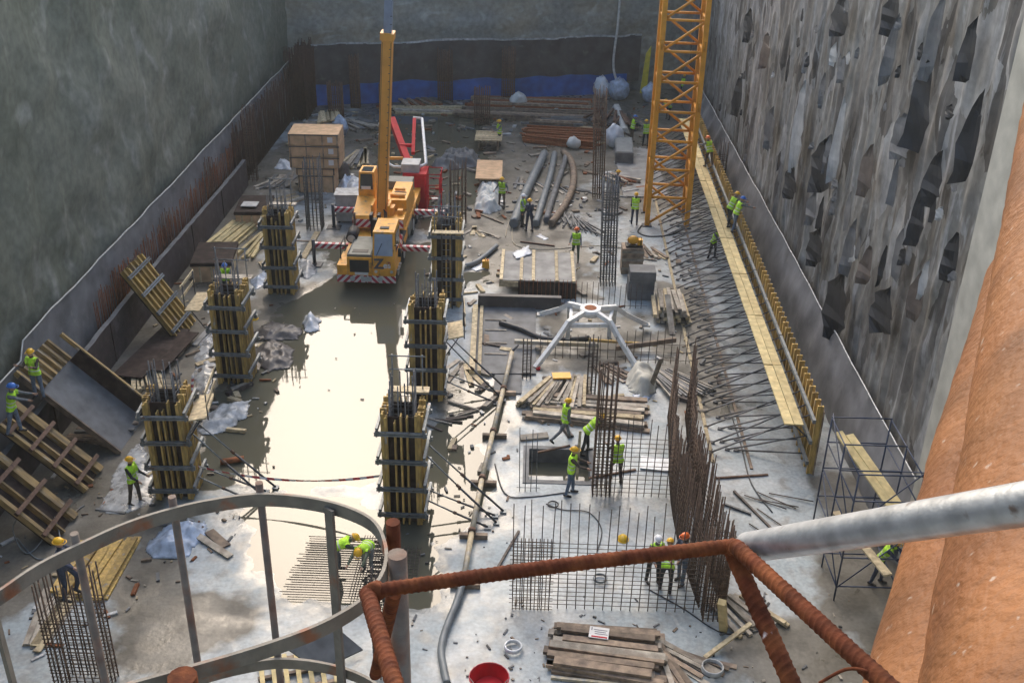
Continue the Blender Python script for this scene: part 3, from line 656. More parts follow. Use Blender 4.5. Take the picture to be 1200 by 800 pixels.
# leaning shutter panels
def lean_panel(bl, br, tl, label, kind, studs=5, thick=.0):
    w = (br-bl); W_ = w.length; X = w.normalized(); Z = (tl-bl); h = Z.length; Z = (Z - X*Z.dot(X)).normalized(); Y = Z.cross(X)
    if Y.dot(FW) < 0: pass
    t = thing('leaning_shutter', label, 'shutter')
    t.matrix_basis = Matrix(((X.x, Y.x, Z.x, bl.x), (X.y, Y.y, Z.y, bl.y), (X.z, Y.z, Z.z, bl.z), (0, 0, 0, 1)))
    B = lambda name, mb, m: mb.build(name, m, t, world=False)
    if kind == 'slat':
        B('plywood_face', MB().bx(0, W_, .0, .04, 0, h), 'dark_ply')
        for i in range(studs):
            x = .06+(W_-.12)*i/(studs-1); mb = MB(); mb.bx(x-.045, x+.045, -.2, -.165, 0, h+random.uniform(-.1, .1)); mb.bx(x-.018, x+.018, -.165, -.04, 0, h); mb.bx(x-.045, x+.045, -.04, -.002, 0, h); B('stud', mb, 'yellow_wood')
        for k in (.12, .38, .64, .88):
            mb = MB(); mb.bx(-.12, W_+.12, -.29, -.205, h*k, h*k+.06); mb.bx(-.12, W_+.12, -.29, -.205, h*k+.09, h*k+.15); B('waler', mb, thick or 'steel')
    if kind == 'corner':
        B('plywood_face', MB().bx(0, W_, 0, .04, 0, h), 'dark_ply')
        for x0, x1 in ((0, .13), (W_*.36, W_*.36+.07), (W_-.3, W_-.02)):
            mb = MB(); mb.bx(x0, x1, -.2, -.002, 0, h+random.uniform(-.1, .1)); B('stud', mb, 'worn_wood')
        for k in (.1, .36, .62, .87): B('waler', MB().bx(-.15, W_+.15, -.3, -.205, h*k, h*k+.13), 'rust_steel')
    if kind == 'channel':
        B('inner_face', MB().bx(0, W_-.05, .0, .04, 0, h*.8), 'slab_dark')
        B('dark_flange', MB().bx(W_-.048, W_-.002, -.62, .04, 0, h*.8), 'dark_ply')
        B('edge_stud', MB().bx(W_, W_+.09, -.66, -.5, 0, h), 'worn_wood')
        B('edge_plate', MB().bx(-.06, -.002, -.16, .04, 0, h), 'brown_wood')
        for i in range(7):
            x = .02+(W_-.1)*i/6; B('stud', MB().bx(x, x+.1, -.12, .06, h*.803, h*1.05), 'worn_wood')
        B('head_board', MB().bx(.002, W_-.002, .062, .1, h*.81, h*1.04), 'brown_wood')
    return t
lean_panel(G(207,402), G(226,378), onx(155,312,-15.9), 'slatted yellow shutter panel leaning on the low wall with grey walers', 'slat', 6)
lean_panel(G(140,532), G(170,490), onx(78,420,-15.9), 'channel shaped shutter with grey inner face leaning on the wall', 'channel')
lean_panel(G(98,578), G(118,550), onx(38,480,-15.9), 'narrow corner shutter with rusty walers, farther one of the leaning pair', 'corner')
lean_panel(G(62,640), G(88,605), onx(-2,515,-15.9), 'narrow corner shutter with rusty walers, nearer one of the leaning pair', 'corner')
# ------------------------------------------------------------------ planks and stacks
def plank_objs(label, cat, group, mats, items, name='plank'):
    """items: (centre, length, width, height, yaw, pitch)"""
    cache = {}
    for (c, l, w, h, yaw, pitch) in items:
        m = random.choice(mats) if isinstance(mats, list) else mats
        key = (m, round(l*4), round(w*50), round(h*50))
        if key not in cache:
            o = MB().box((0, 0, 0), (round(l*4)/4, round(w*50)/50, round(h*50)/50)).build(name, m, None, world=False); cache[key] = o
        else: o = inst(cache[key])
        o.location = c; o.rotation_euler = (0, pitch, yaw); tag(o, label, cat, group)
def pile(label, group, u0, v0, u1, v1, n, length, w, h, layers, mats, yaw_off=0.0, fan=0.0, jit=.04, gap=1.05, z0=.02, name='plank', cat='plank', along=None):
    """planks side by side: row runs from pixel 0 to pixel 1 on the floor, planks lie across it"""
    a, b = G(u0, v0, z0), G(u1, v1, z0); d = b-a; yaw0 = math.atan2(d.y, d.x)+math.pi/2+yaw_off; it = []
    if along: e = G(*along[2:])-G(*along[:2]); yaw0 = math.atan2(e.y, e.x); length = e.length
    for L_ in range(layers):
        nn = max(2, n - (L_ if layers < 6 else 0)*(1 if layers < 6 else 0))
        for i in range(nn):
            t = (i+.5)/nn; p = a+d*t; yaw = yaw0+fan*(t-.5)+random.uniform(-jit, jit)
            it.append(((p.x+random.uniform(-.12, .12), p.y+random.uniform(-.12, .12), z0+h*(L_+.5)+.003*L_), length*random.uniform(.86, 1.06), w*random.uniform(.8, 1.1), h*.94, yaw, 0))
    if name == 'plank':
        w_ = next((x for x in ('board', 'batten', 'timber', 'slat', 'lath', 'pole', 'bar', 'steel', 'plank') if x in label.split()[:5]), 'plank')
        name = cat = {'bar': 'steel_bar', 'steel': 'steel_bar',  'pole': 'wooden_pole'}.get(w_, w_); cat = name.replace('_', ' ')
    plank_objs(label, cat, group, mats, it, name)
pile('pale new plank in the neat stack beside the dark plywood boxes', 'planks stacked by dark boxes', 257,277, 290,277, 7, 2.6, .2, .09, 4, 'new_wood', jit=.03, along=(256,292,292,262))
pile('loose yellow plank beside the farthest left row column', 'planks by far left column', 288,290, 310,288, 4, 1.9, .16, .09, 2, 'new_wood', fan=.2, along=(288,303,312,275))
pile('pale stub of square timber below the dark leaning boards', 'timber stubs below leaning boards', 150,450, 192,448, 6, 1.5, .16, .16, 1, 'pale_wood', .25, .2)
pile('weathered board in the flat stack at the left foreground edge', 'boards at left foreground', 38,722, 78,728, 6, 2.6, .2, .05, 2, ['pale_wood', 'grey_wood'], fan=-.2, along=(42,755,76,690))
pile('yellow board in the stack under the cage ladder hoop', 'boards under ladder hoop', 82,668, 142,668, 7, 3.0, .24, .07, 3, 'yellow_wood', along=(96,700,138,632))
pile('grey squared timber in the fanned pile beside the white spider frame', 'timbers fanned by white spider', 625,462, 690,466, 15, 2.4, .13, .11, 3, ['grey_wood', 'pale_wood', 'grey_wood'], -.2, .5)
pile('brown plank in the long stack behind the workers at the sump', 'planks behind sump', 686,500, 690,470, 8, 4.3, .24, .09, 3, ['brown_wood', 'pale_wood', 'brown_wood', 'grey_wood'], 0, .05)
pile('weathered plank in the lowest stack at the bottom of the photo', 'planks at bottom', 706,796, 712,742, 9, 2.9, .24, .1, 3, ['brown_wood', 'grey_wood', 'brown_wood'], 0, .12)
pile('tan pole at the front of the bottom plank stack', 'poles at bottom', 706,800, 708,785, 3, 2.9, .09, .09, 1, 'pipe_tan', .05, 0, .02)
pile('whitish timber in the upright looking bundle by the wall props', 'timbers in bundle by props', 766,366, 802,368, 9, 2.2, .16, .14, 5, ['grey_wood', 'pale_wood'], .05, .1)
pile('grey bar in the splayed bundle left of the wall props', 'bars splayed by props', 775,455, 812,447, 16, 2.2, .07, .06, 3, ['grey_rebar', 'grey_wood'], .15, .5, name='steel_bar', cat='bar')
pile('upright leaning board beside the beige tarpaulin', 'boards by beige tarpaulin', 752,440, 772,436, 3, 2.6, .2, .06, 1, 'grey_wood', .2, .3)
pile('grey plank in the small stack left of the far crates', 'planks left of crates', 318,238, 338,240, 6, 2.6, .2, .1, 2, ['grey_wood', 'pale_wood'], -.5)
pile('grey board in the heap right of the plywood crates', 'boards right of crates', 402,190, 432,188, 9, 3.2, .2, .1, 3, ['grey_wood', 'slab_dark', 'pale_wood'], -.35, .5)
pile('brown plank in the far bundles below the blue membrane', 'planks in far bundles', 622,128, 624,118, 5, 9.0, .4, .16, 2, ['brown_wood', 'rust', 'grey_wood'], 0, .03)
pile('dark plank in the long far bundle behind the rusty cages', 'dark far bundle', 620,142, 622,132, 5, 10.0, .4, .18, 2, ['slab_dark', 'brown_wood'], 0, .03)
pile('pale scaffold board lying at the far left of the muddy water', 'boards at far water', 500,134, 503,126, 4, 5.0, .4, .1, 2, ['pale_wood', 'grey_wood'], .05, .1)
pile('board in the small platform stack at the far left corner', 'boards at far corner', 375,139, 398,137, 5, 2.4, .3, .1, 2, 'pale_wood', -.2, .1, z0=1.0)
pile('grey plank flat on the slab behind the crates', 'planks behind crates', 345,176, 362,170, 5, 2.4, .22, .08, 2, ['grey_wood', 'pale_wood'], -.3)
pile('board scrap under the bottom end of the wall walkway', 'board scraps right foreground', 775,790, 822,770, 8, 1.7, .16, .05, 2, ['grey_wood', 'brown_wood'], .2, .9, .25)
pile('rusty bar bundle lying near the far sacks', 'rusty bars near sacks', 655,172, 660,156, 9, 5.0, .16, .12, 4, 'rust', 0, .2, .08, name='rusty_bar', cat='bar')
pile('plank scrap lying left of the placing pipe', 'plank scraps by pipe', 520,430, 565,445, 5, 1.6, .2, .05, 1, ['pale_wood', 'grey_wood'], .4, 1.2, .3)
pile('dark plank under the grey cage end at the lower right', 'plank scraps lower right', 840,725, 900,715, 5, 1.6, .14, .08, 2, ['pale_wood', 'grey_wood'], .3, .4)
FAR = [('dark timber in the heap before the blue membrane', 'timbers before blue membrane', 640,150, 690,140, 8, 3.5, .2, .12, 3, ['slab_dark', 'brown_wood', 'grey_wood'], .9, .3),
 ('grey board in the scattered heap left of the crane boom', 'boards left of boom', 405,150, 440,146, 8, 2.6, .24, .08, 3, ['slab_dark', 'grey_wood', 'grey_wood'], .4, .8),
 ('brown board lying between the far cages and the water', 'boards between cages and water', 470,124, 520,121, 7, 2.2, .3, .1, 3, ['brown_wood', 'rust', 'slab_dark'], .2, .5),
 ('dark steel length in the low rack behind the far workers', 'steel behind far workers', 690,140, 745,148, 9, 3.0, .18, .14, 4, ['slab_dark', 'dark_steel', 'rust_steel'], .3, .5),
 ('grey batten in the loose spread around the broad grey bundles', 'battens around grey bundles', 600,215, 690,225, 12, 2.2, .14, .07, 1, ['grey_wood', 'slab_dark', 'brown_wood'], .8, 1.4),
 ('dark bar in the splayed heap by the grey close tied cage', 'bars by grey tied cage', 655,255, 695,270, 12, 2.0, .07, .06, 3, ['grey_rebar', 'slab_dark'], .9, .5),
 ('grey slat in the spread left of the plywood crates', 'slats left of crates', 310,215, 345,212, 8, 2.4, .2, .07, 2, ['grey_wood', 'slab_dark'], -.5, .4),
 ('brown board in the spread left of the tower mast foot', 'boards left of tower', 735,290, 775,300, 7, 1.5, .18, .06, 2, ['brown_wood', 'grey_wood', 'pale_wood'], .6, 1.2),
 ('grey slat in the low heap right of the tall rusty cage', 'slats right of tall cage', 715,215, 735,212, 6, 1.8, .2, .1, 3, ['pale_wood', 'grey_wood', 'rust'], .3, .7),
 ('scrap board lying around the farthest middle row column', 'scraps around farthest middle column', 548,270, 575,276, 6, 1.4, .22, .05, 1, ['grey_wood', 'pale_wood', 'plastic_grey'], .7, 1.5),
 ('dark plank under the leaning shutters by the left wall', 'planks under leaning shutters', 100,520, 140,500, 6, 1.8, .2, .08, 2, ['slab_dark', 'brown_wood'], .6, .6),
 ('scrap board lying between the film and the leaning shutters', 'scraps near leaning shutters', 130,600, 190,560, 7, 1.2, .12, .04, 1, ['grey_wood', 'pale_wood', 'slab_dark'], .9, 1.6),
 ('scrap lath lying at the feet of the centre row props', 'laths at centre row props', 505,500, 555,480, 7, 1.0, .08, .04, 1, ['grey_wood', 'rebar', 'brown_wood'], .9, 1.6),
 ('rusty batten lying at the right of the fanned timbers', 'battens right of fanned timbers', 700,440, 730,436, 5, 1.6, .12, .06, 2, ['brown_wood', 'grey_wood'], .3, 1.0)]
for a in FAR: pile(*a[:12], yaw_off=a[12], fan=a[13], jit=.25)
def one(name, label, cat, a, b, w, h, m, tube=False, **k):
    a, b = V(a), V(b)
    mb = MB().tube([a, b], w/2, 9) if tube else MB().beam(a, b, w, h)
    return tag(mb.build(name, m), label, cat)
def gz(u, v, z): return G(u, v, z)
one('long_timber', 'long tan timber lying across in front of the white spider frame', 'beam', G(603,400,.35), G(702,404,.35), .16, .16, 'pipe_tan')
one('long_timber', 'thin yellow batten lying behind the brown plank at the mud pit', 'beam', G(690,398,.3), G(770,404,.3), .1, .1, 'yellow_wood')
one('long_timber', 'brown plank on edge crossing the right side of the mud pit', 'beam', G(722,408,.3), G(792,398,.45), .12, .2, 'brown_wood')
one('plank', 'pale plank lying crosswise near the farthest left row column', 'plank', G(355,303,.08), G(372,272,.08), .28, .08, 'pale_wood')
one('plank', 'dark thin plank crossing under the pale one by the left row column', 'plank', G(345,282,.03), G(388,284,.03), .1, .06, 'brown_wood')
one('plank', 'white weathered plank leaning on the whitish timber bundle', 'plank', G(782,345,1.1), G(788,392,.05), .24, .05, 'grey_wood')
one('plank', 'pale plank leaning beside the beige tarpaulin with its top up', 'plank', G(762,455,.05), G(775,420,1.6), .2, .05, 'grey_wood')
one('plank', 'orange brown round pipe end lying at the puddle edge by the wet strip', 'plank', G(258,541,.12), G(286,537,.12), .2, .2, 'rust', True)
one('plank', 'grey plank lying on the slab right of the blue plastic sheet', 'plank', G(228,625,.1), G(270,652,.06), .22, .05, 'grey_wood')
one('plank', 'short brown board next to the grey plank by blue plastic', 'plank', G(245,622,.05), G(265,640,.05), .3, .05, 'brown_wood')
one('long_timber', 'long grey timber lying along the edge of the left wet strip', 'beam', G(228,405,.06), G(268,360,.06), .22, .1, 'screed')
one('plank', 'slanted pale plank leaning up near the bottom coil of hose', 'plank', G(826,770,.05), G(880,730,.5), .12, .06, 'pale_wood')
one('plank', 'yellow post standing at the right end of the near rebar mat', 'post', G(848,738,.02), G(846,705,1.9), .2, .16, 'new_wood')
one('wooden_prop', 'pale upright lath held against the rebar cage at the sump', 'lath', G(676,562,-.1), G(680,505,1.5), .09, .03, 'pale_wood')
for k, (u0, v0, u1, v1, m, lab) in enumerate(((575,378,605,395,'grey_wood','short grey batten on the membrane slab'),(630,530,668,522,'rust_steel','thin rusty bar lying behind the sump'),(690,560,745,550,'rust_steel','rusty bar lying in the second rebar mat'),(525,470,560,480,'grey_wood','grey batten near the placing pipe foot'),(530,345,560,342,'pale_wood','pale short batten behind the ladder column'),(582,667,608,622,'rebar','dark bar pair leaning on the left end of near mat'),(838,560,900,556,'rust_steel','thin bar lying on the slab before the wall props'),(848,590,880,602,'grey_rebar','grey bar lying in the right tangle'),(860,575,905,620,'rebar','dark bar slanting in the right tangle'),(610,283,650,288,'rust_steel','thin rod lying on the muddy path'),(735,300,770,305,'grey_wood','grey batten left of the tower foot'),(560,250,590,262,'brown_wood','brown batten beside the covered bench'))):
    one('loose_bar' if 'bar' in lab or 'rod' in lab else 'batten', lab, 'bar' if 'bar' in lab or 'rod' in lab else 'batten', G(u0, v0, .06), G(u1, v1, .06), .07, .06, m)
# dark plywood boxes near the left wall
def plybox(u, v, lx, ly, h, rz, label):
    c = G(u, v); t = thing('plywood_box', label, 'box', tuple(c), rz)
    mb = MB()
    for k in range(5): mb.box((random.uniform(-.02, .02), random.uniform(-.02, .02), h-.14+.034*k), (lx+.12, ly+.12, .03))
    mb.build('top_sheets', 'dark_ply', t, world=False)
    for s in (-1, 1):
        MB().box((0, s*ly/2, (h-.16)/2), (lx, .05, h-.16)).build('side_board', 'crate_wood', t, world=False)
        MB().box((s*(lx/2-.06), 0, (h-.16)/2), (.05, ly-.06, h-.16)).build('end_board', 'pale_wood', t, world=False)
    for s in (-.3, 0, .3): MB().box((s*lx, -ly/2-.045, (h-.16)/2), (.07, .04, h-.17)).build('batten', 'pale_wood', t, world=False)
    return t
plybox(254,318, 1.7, 2.4, .95, .12, 'nearer box topped with dark film faced plywood by the left wall')
plybox(300,258, 1.6, 2.4, .9, .1, 'farther box topped with dark plywood carrying a pale sheet')
c = G(293,240,.99); tag(MB().box((c.x, c.y, 1.03), (.8, .7, .04)).build('pale_sheet', 'offwhite'), 'pale grey sheet lying on the farther dark plywood box', 'sheet')
for i, (u0, v0, u1, v1) in enumerate(((150,448,205,392),(175,440,215,396))):
    a, b = G(u0, v0), G(u1, v1); x = -15.0+i*.5
    tag(MB().beam((a.x, a.y, .25), (b.x+.1, b.y, .3), 1.2, .05).build('plywood_sheet', 'dark_ply'), ('farther' if i else 'nearer')+' dark plywood sheet lying behind the timber stubs', 'plywood sheet')
# crates
cr = G(371,226)
k = 0
for (x, y, z, sx, sy, sz, lab) in ((0, 0, .0, 2.0, 1.6, 1.0, 'lowest crate of the plywood crate stack'), (0, 0, 1.02, 2.15, 1.7, .42, 'thin second crate of the plywood crate stack'), (0.0, .1, 1.46, 2.75, 2.0, .62, 'third crate of the stack with paper label'), (0.02, .1, 2.10, 2.75, 2.0, .62, 'fourth crate of the stack with paper label'), (0, .1, 2.74, 2.75, 2.0, .62, 'topmost pale crate of the plywood crate stack')):
    t = thing('plywood_crate', lab, 'crate', (cr.x+x, cr.y+y+.8, z+.02), .03)
    MB().box((0, 0, sz/2), (sx, sy, sz-.01)).build('crate_body', 'crate_wood', t, world=False)
    for xx in (-.48, -.16, .18, .48): MB().box((xx*sx*.98, -sy/2-.018, sz/2), (.07, .03, sz-.02)).build('batten', 'brown_wood', t, world=False)
    MB().box((0, -sy/2-.02, sz-.06), (sx*.99, .028, .05)).build('strap', 'dark_steel', t, world=False)
    if 'label' in lab or 'topmost' in lab: MB().box((sx*.33, -sy/2-.012, sz*.5), (.28, .012, .3)).build('paper_label', 'paper', t, world=False)
# ------------------------------------------------------------------ rebar mats
def mat_wall(label, x0, x1, y, h, sp, hz, hsp, m='rebar', dense=None, rz=0, name='rebar_mat', hts=None):
    t = thing(name, label, 'rebar mat', (x0, y, .02), rz); L = x1-x0; n = int(L/sp); pr = None
    for i in range(n+1):
        if pr is None: pr = MB().tube([(0, 0, 0), (0, 0, h)], .015, 5).build('vertical_bar', m, t, world=False); o = pr
        else: o = inst(pr, t)
        o.location = (i*sp, random.uniform(-.02, .02), 0); o.scale = (1, 1, (hts(i*sp) if hts else 1)*random.uniform(.9, 1.04)); o.rotation_euler = (random.uniform(-.012, .012), random.uniform(-.02, .02), 0)
    pr = None; k = 0
    while k*hsp+.1 < hz:
        if pr is None: pr = MB().tube([(-.1, .03, 0), (L+.1, .03, 0)], .010, 5).build('horizontal_bar', m, t, world=False); o = pr
        else: o = inst(pr, t)
        o.location = (0, 0, .12+k*hsp); o.rotation_euler = (0, random.uniform(-.004, .004), 0); k += 1
    if dense:
        a, b, hh = dense; mb = MB()
        for i in range(int((b-a)/.1)): mb.tube([(a+i*.1, -.1, 0), (a+i*.1, -.1, hh)], .013, 4)
        for i in range(int(hh/.1)): mb.tube([(a, -.12, .05+i*.1), (b, -.12, .05+i*.1)], .011, 4)
        o = mb.build('dense_end_grid', 'brown_rebar', t, world=False)
    return t
mat_wall('nearest large upright rebar mat with a dense left end', -.15, 5.0, 22.7, 3.55, .25, 2.35, .15, dense=(0, 1.1, 2.45))
mat_wall('second upright rebar mat right of the sump behind the nearest mat', 2.75, 5.3, 28.1, 3.0, .24, 2.3, .17)
mat_wall('thin upright bars standing left of the sump', -.05, .5, 28.2, 2.3, .18, .3, .2, 'grey_rebar')
mat_wall('sparse upright bars right of the white spider frame', 4.0, 6.4, 37.2, 1.5, .3, .9, .35, 'rebar')
mat_wall('row of upright bars between the plank deck and the white spider', 1.2, 5.2, 42.2, 1.2, .24, .3, .3, 'rebar')
mat_wall('row of short upright bars along the near edge of the mud pit', .6, 3.8, 37.4, 1.1, .3, .5, .3, 'rebar')
cw = thing('rebar_wall', 'dense rusty rebar wall curving along the right of the near mats', 'rebar wall', (5.4, 27.5, 0)); ptsA = []; mb = MB()
for i in range(150):
    y = 22.9+i*.068; bow = .25*math.sin((y-22.9)/10*math.pi*1.3)
    for dx in (-.32, .32):
        h = 2.55+.35*math.sin(y*.8)+random.uniform(-.35, .45); x = 5.35+dx-bow
        mb.tube([(x, y, 0), (x+random.uniform(-.06, .06)+.05, y+random.uniform(-.08, .08), h)], .017, 4)
o = mb.build('vertical_bars', 'brown_rebar', cw); o['kind'] = 'stuff'
pr = None
for dx in (-.32, .32):
    for k in range(13):
        pts = [(5.35+dx-.25*math.sin((y-22.9)/10*math.pi*1.3), y, .15+k*.17) for y in [22.8+.5*q for q in range(21)]]
        MB().tube(pts, .01, 4).build('horizontal_bar', 'brown_rebar', cw)
cage('dark upright end cage where the dense rebar wall meets the nearest mat', 5.35, 22.55, .55, .35, 3.1, 5, 4, .14, 'brown_rebar', stz=2.8)
fm = thing('floor_mat', 'flat rebar mat on wet slab with two bent workers', 'rebar mat', (-5.6, 23.6, .08)); a, b, c, d = G(348,632), G(500,632), G(500,700), G(330,700)
x0, x1, y0, y1 = d.x, b.x-.9, d.y, a.y; n = 26
for i in range(n): y = y0+(y1-y0)*i/(n-1); MB().tube([(x0+.3*(y-y0)/(y1-y0)+random.uniform(-.1, .1), y, .14), (x1+random.uniform(-.1, .1), y, .14)], .013, 5).build('long_bar', 'rebar', fm)
for i in range(12): x = x0+1.9+(x1-x0-2.0)*i/11; MB().tube([(x, y0-.1, .17), (x+.05, y1+.1, .17)], .012, 5).build('cross_bar', 'rebar', fm)
for i in range(6):
    y = y0+.2+(y1-y0-.3)*i/5
    MB().box((x1-.4, y, .09), (.5, .04, .05)).build('spacer', 'rebar', fm)
c2 = thing('floor_mat', 'smaller wet rebar grid lying right of the ladder posts', 'rebar mat', (-3.3, 24.2, .05))
for i in range(14): MB().tube([(-4.0, 23.3+i*.13, .08), (-2.9, 23.3+i*.13, .08)], .011, 4).build('long_bar', 'rebar', c2)
for i in range(9): MB().tube([(-3.95+i*.13, 23.2, .1), (-3.95+i*.13, 25.1, .1)], .011, 4).build('cross_bar', 'rebar', c2)
# ------------------------------------------------------------------ right wall formwork, props, walkway
fa, fbv = V((9.72, 29.6, 0)), V((10.5, 66.5, 0)); fd = (fbv-fa).normalized(); fl_ = (fbv-fa).length; NP = 12; pl = fl_/NP
ordn = ['nearest', 'second', 'third', 'fourth', 'fifth', 'sixth', 'seventh', 'eighth', 'ninth', 'tenth', 'eleventh', 'farthest']
ang = math.atan2(fd.y, fd.x)
pp = thing('wall_formwork', '', 'wall formwork', (0, 0, 0), ang)
MB().bx(.0, pl-.03, -.03, .0, 0, 2.45).build('plywood_face', 'brown_wood', pp, world=False)
for i in range(7):
    x = .12+i*(pl-.2)/6.6; mb = MB(); mb.bx(x-.045, x+.045, .002, .04, 0, 2.62); mb.bx(x-.018, x+.018, .04, .16, 0, 2.62); mb.bx(x-.045, x+.045, .16, .2, 0, 2.62); mb.build('stud', 'yellow_wood', pp, world=False)
for z in (.4, 1.2, 2.0): MB().bx(.01, pl-.04, .203, .3, z, z+.14).build('waler', 'steel', pp, world=False)
for x in (.4, 1.9): MB().tube([(x, .3, 1.25), (x, .95, 1.85)], .025, 5).build('bracket', 'dark_steel', pp, world=False)
panels = [pp]
for i in range(1, NP): panels.append(None)
pk = list(pp.children)
def cp(src, kids):
    c = src.copy(); COL.objects.link(c)
    for k in kids: q = k.copy(); COL.objects.link(q); q.parent = c
    return c
for i in range(NP):
    o = pp if i == 0 else cp(pp, pk)
    o.location = fa+fd*(pl*i)+V((0, 0, .02)); lab = f'yellow studded wall formwork panel, {ordn[i]} in the row along the right membrane'
    tag(o, lab, 'wall formwork', 'wall formwork panels along the right side')
nl = V((-fd.y, fd.x, 0))
for i in range(9):
    a = fa+fd*(fl_/9*i+.05)+nl*.72; b = fa+fd*(fl_/9*(i+1)-.03)+nl*.72
    for j in (0, 1):
        o = MB().beam(a+nl*(.32*j)+V((0, 0, 1.93+.004*j)), b+nl*(.32*j)+V((0, 0, 1.93+random.uniform(-.02, .02))), .3, .05).build('walkway_plank', 'new_wood')
        tag(o, 'pale yellow walkway plank on brackets of the right wall formwork', 'plank', 'walkway planks on the right formwork')
wp0 = None; mbp = None
protos = []
for kind in range(3):
    zt, run = ((2.05, 3.0), (1.25, 2.5), (.5, 2.1))[kind]; mb = MB()
    top = V((0, 0, zt)); bot = nl*run+V((0, 0, .03)); mid = bot.lerp(top, .55)
    mb.tube([bot, mid], .034, 5, 0); mb.tube([mid, top], .025, 5, 1); mb.box(bot, (.16, .16, .04), 1)
    protos.append(mb)
pob = {}
for i in range(46):
    s = .4+i*(fl_-1.0)/45
    for kind in range(3):
        p = fa+fd*(s+random.uniform(-.12, .12)+kind*.1)+nl*.31
        if kind not in pob: pob[kind] = protos[kind].build('raking_prop', ['wall_prop', 'dark_steel'], None, world=False); o = pob[kind]
        else: o = inst(pob[kind])
        o.location = p+V((0, 0, .02)); o.rotation_euler = (0, 0, random.uniform(-.36, -.2)); o.scale = (random.uniform(.96, 1.04),)*2+(1,)
        tag(o, ('long upper prop', 'middle prop', 'low short prop')[kind]+' raking from the right wall formwork to the slab', 'prop', ('long upper', 'middle', 'low')[kind]+' props of the right wall formwork')
# timber rail the props stand on
one('sole_plate', 'long timber sole plate under the feet of the wall props', 'sole plate', fa+nl*3.25+fd*.5+V((0, 0, .045)), fa+nl*3.25+fd*32+V((0, 0, .045)), .12, .05, 'pale_wood')
one('sole_plate', 'inner timber sole plate under the lower wall props', 'sole plate', fa+nl*2.0+fd*.2+V((0, 0, .045)), fa+nl*2.0+fd*30+V((0, 0, .045)), .1, .05, 'brown_wood')
for k in range(10):
    a = G(random.uniform(845, 905), random.uniform(570, 640), .06); an = random.uniform(-1.2, .2)
    tag(MB().tube([a, a+V((math.cos(an), math.sin(an), 0))*1.4+V((0, 0, .02*k/3))], .02, 5).build('loose_bar', 'rebar'), 'dark bar in the loose tangle below the near end of the wall props', 'bar', 'bars tangled below the wall props')
# scaffold tower at right
sc = thing('scaffold_tower', 'blue tubular scaffold tower between the right wall and the handrail', 'scaffold', (9.6, 24.6, 0)); sx0, sx1, sy0_, sy1_ = 8.9, 10.6, 23.4, 26.3
for x in (sx0, sx1):
    for y in (sy0_, (sy0_+sy1_)/2, sy1_): MB().tube([(x, y, 0), (x, y, 4.3)], .026, 6).build('standard', 'scaffold_blue', sc)
for z in (.5, 1.5, 2.5, 3.4, 4.25):
    for x in (sx0, sx1): MB().tube([(x, sy0_, z), (x, sy1_, z)], .022, 6).build('ledger', 'scaffold_blue', sc)
    for y in (sy0_, (sy0_+sy1_)/2, sy1_): MB().tube([(sx0, y, z+.03), (sx1, y, z+.03)], .022, 6).build('transom', 'scaffold_blue', sc)
for z in (.5, 2.5):
    MB().tube([(sx0, sy0_, z), (sx0, sy1_, z+1.9)], .02, 5).build('brace', 'scaffold_blue', sc); MB().tube([(sx0, sy0_-.02, z), (sx1, sy0_-.02, z+1.9)], .02, 5).build('brace', 'scaffold_blue', sc)
    MB().tube([(sx1, sy1_, z), (sx1, sy0_, z+1.9)], .02, 5).build('brace', 'scaffold_blue', sc)
for k, (a, b, lab) in enumerate((((9.25, 26.6, 3.6), (10.35, 24.0, 2.62), 'upper left'), ((9.55, 26.5, 3.58), (10.6, 24.1, 2.6), 'upper right'), ((9.2, 25.4, 1.62), (9.9, 22.6, 1.62), 'lower'))):
    tag(MB().beam(a, b, .26, .05).build('plank', 'new_wood' if k < 2 else 'pale_wood'), lab+' pale plank lying on the blue scaffold tower', 'plank')
tag(MB().beam((10.9, 26.6, 0.05), (11.1, 25.9, 1.6), .6, .06).build('dark_board', 'membrane_dark'), 'dark board leaning on the wall behind the scaffold tower', 'board')
# ------------------------------------------------------------------ plank deck, membrane slab, mud pit edges
dk = thing('formwork_deck', 'low plank topped formwork deck with a dark front panel', 'formwork deck', (.5, 44.5, 0))
a, b = -1.25, 2.2; y0, y1 = 43.0, 46.4
MB().bx(a, b, y0+.05, y1, .80, .84).build('deck_board', 'screed', dk)
for x in (a+.02, a+.9, a+1.45, b-.95, b-.2): MB().bx(x, x+.14, y0, y1+.1, .842, .90).build('joist', 'pale_wood', dk)
MB().bx(a+.85, b, y0-.0, y0+.04, .02, .78).build('front_panel', 'dark_ply', dk)
MB().bx(a, a+.85, y0-.02, y0+.06, .55, .80).build('edge_beam', 'pale_wood', dk)
for x in (a+.1, b-.1): MB().bx(x-.05, x+.05, y1-.2, y1-.1, .02, .80).build('leg', 'grey_wood', dk)
pr = None
for i in range(14):
    x = a+.95+i*.19
    if pr is None: pr = MB().tube([(x, y0-.12, .02), (x, y0-.12, 1.0)], .012, 4).build('bar', 'rust', dk)
    else: o = inst(pr, dk); o.location = (i*.19, 0, 0)
ms = thing('upstand_form', 'grey membrane covered slab bay with a dark upstand along its back', 'slab bay', (-1.2, 39.4, 0))
a, b = G(556,440), G(628,440); c, d = G(560,362), G(625,362)
MB().prism([(a.x, a.y), (b.x, b.y), (d.x+.1, d.y), (c.x, c.y)], .03, .10).build('slab', 'slab_dark', ms)
MB().bx(c.x, d.x+1.2, c.y+.05, c.y+.3, .02, .62).build('upstand', 'membrane_dark', ms)
MB().beam((a.x-.1, a.y, .15), (c.x-.1, c.y-.1, .15), .22, .25).build('edge_timber', 'pale_wood', ms)
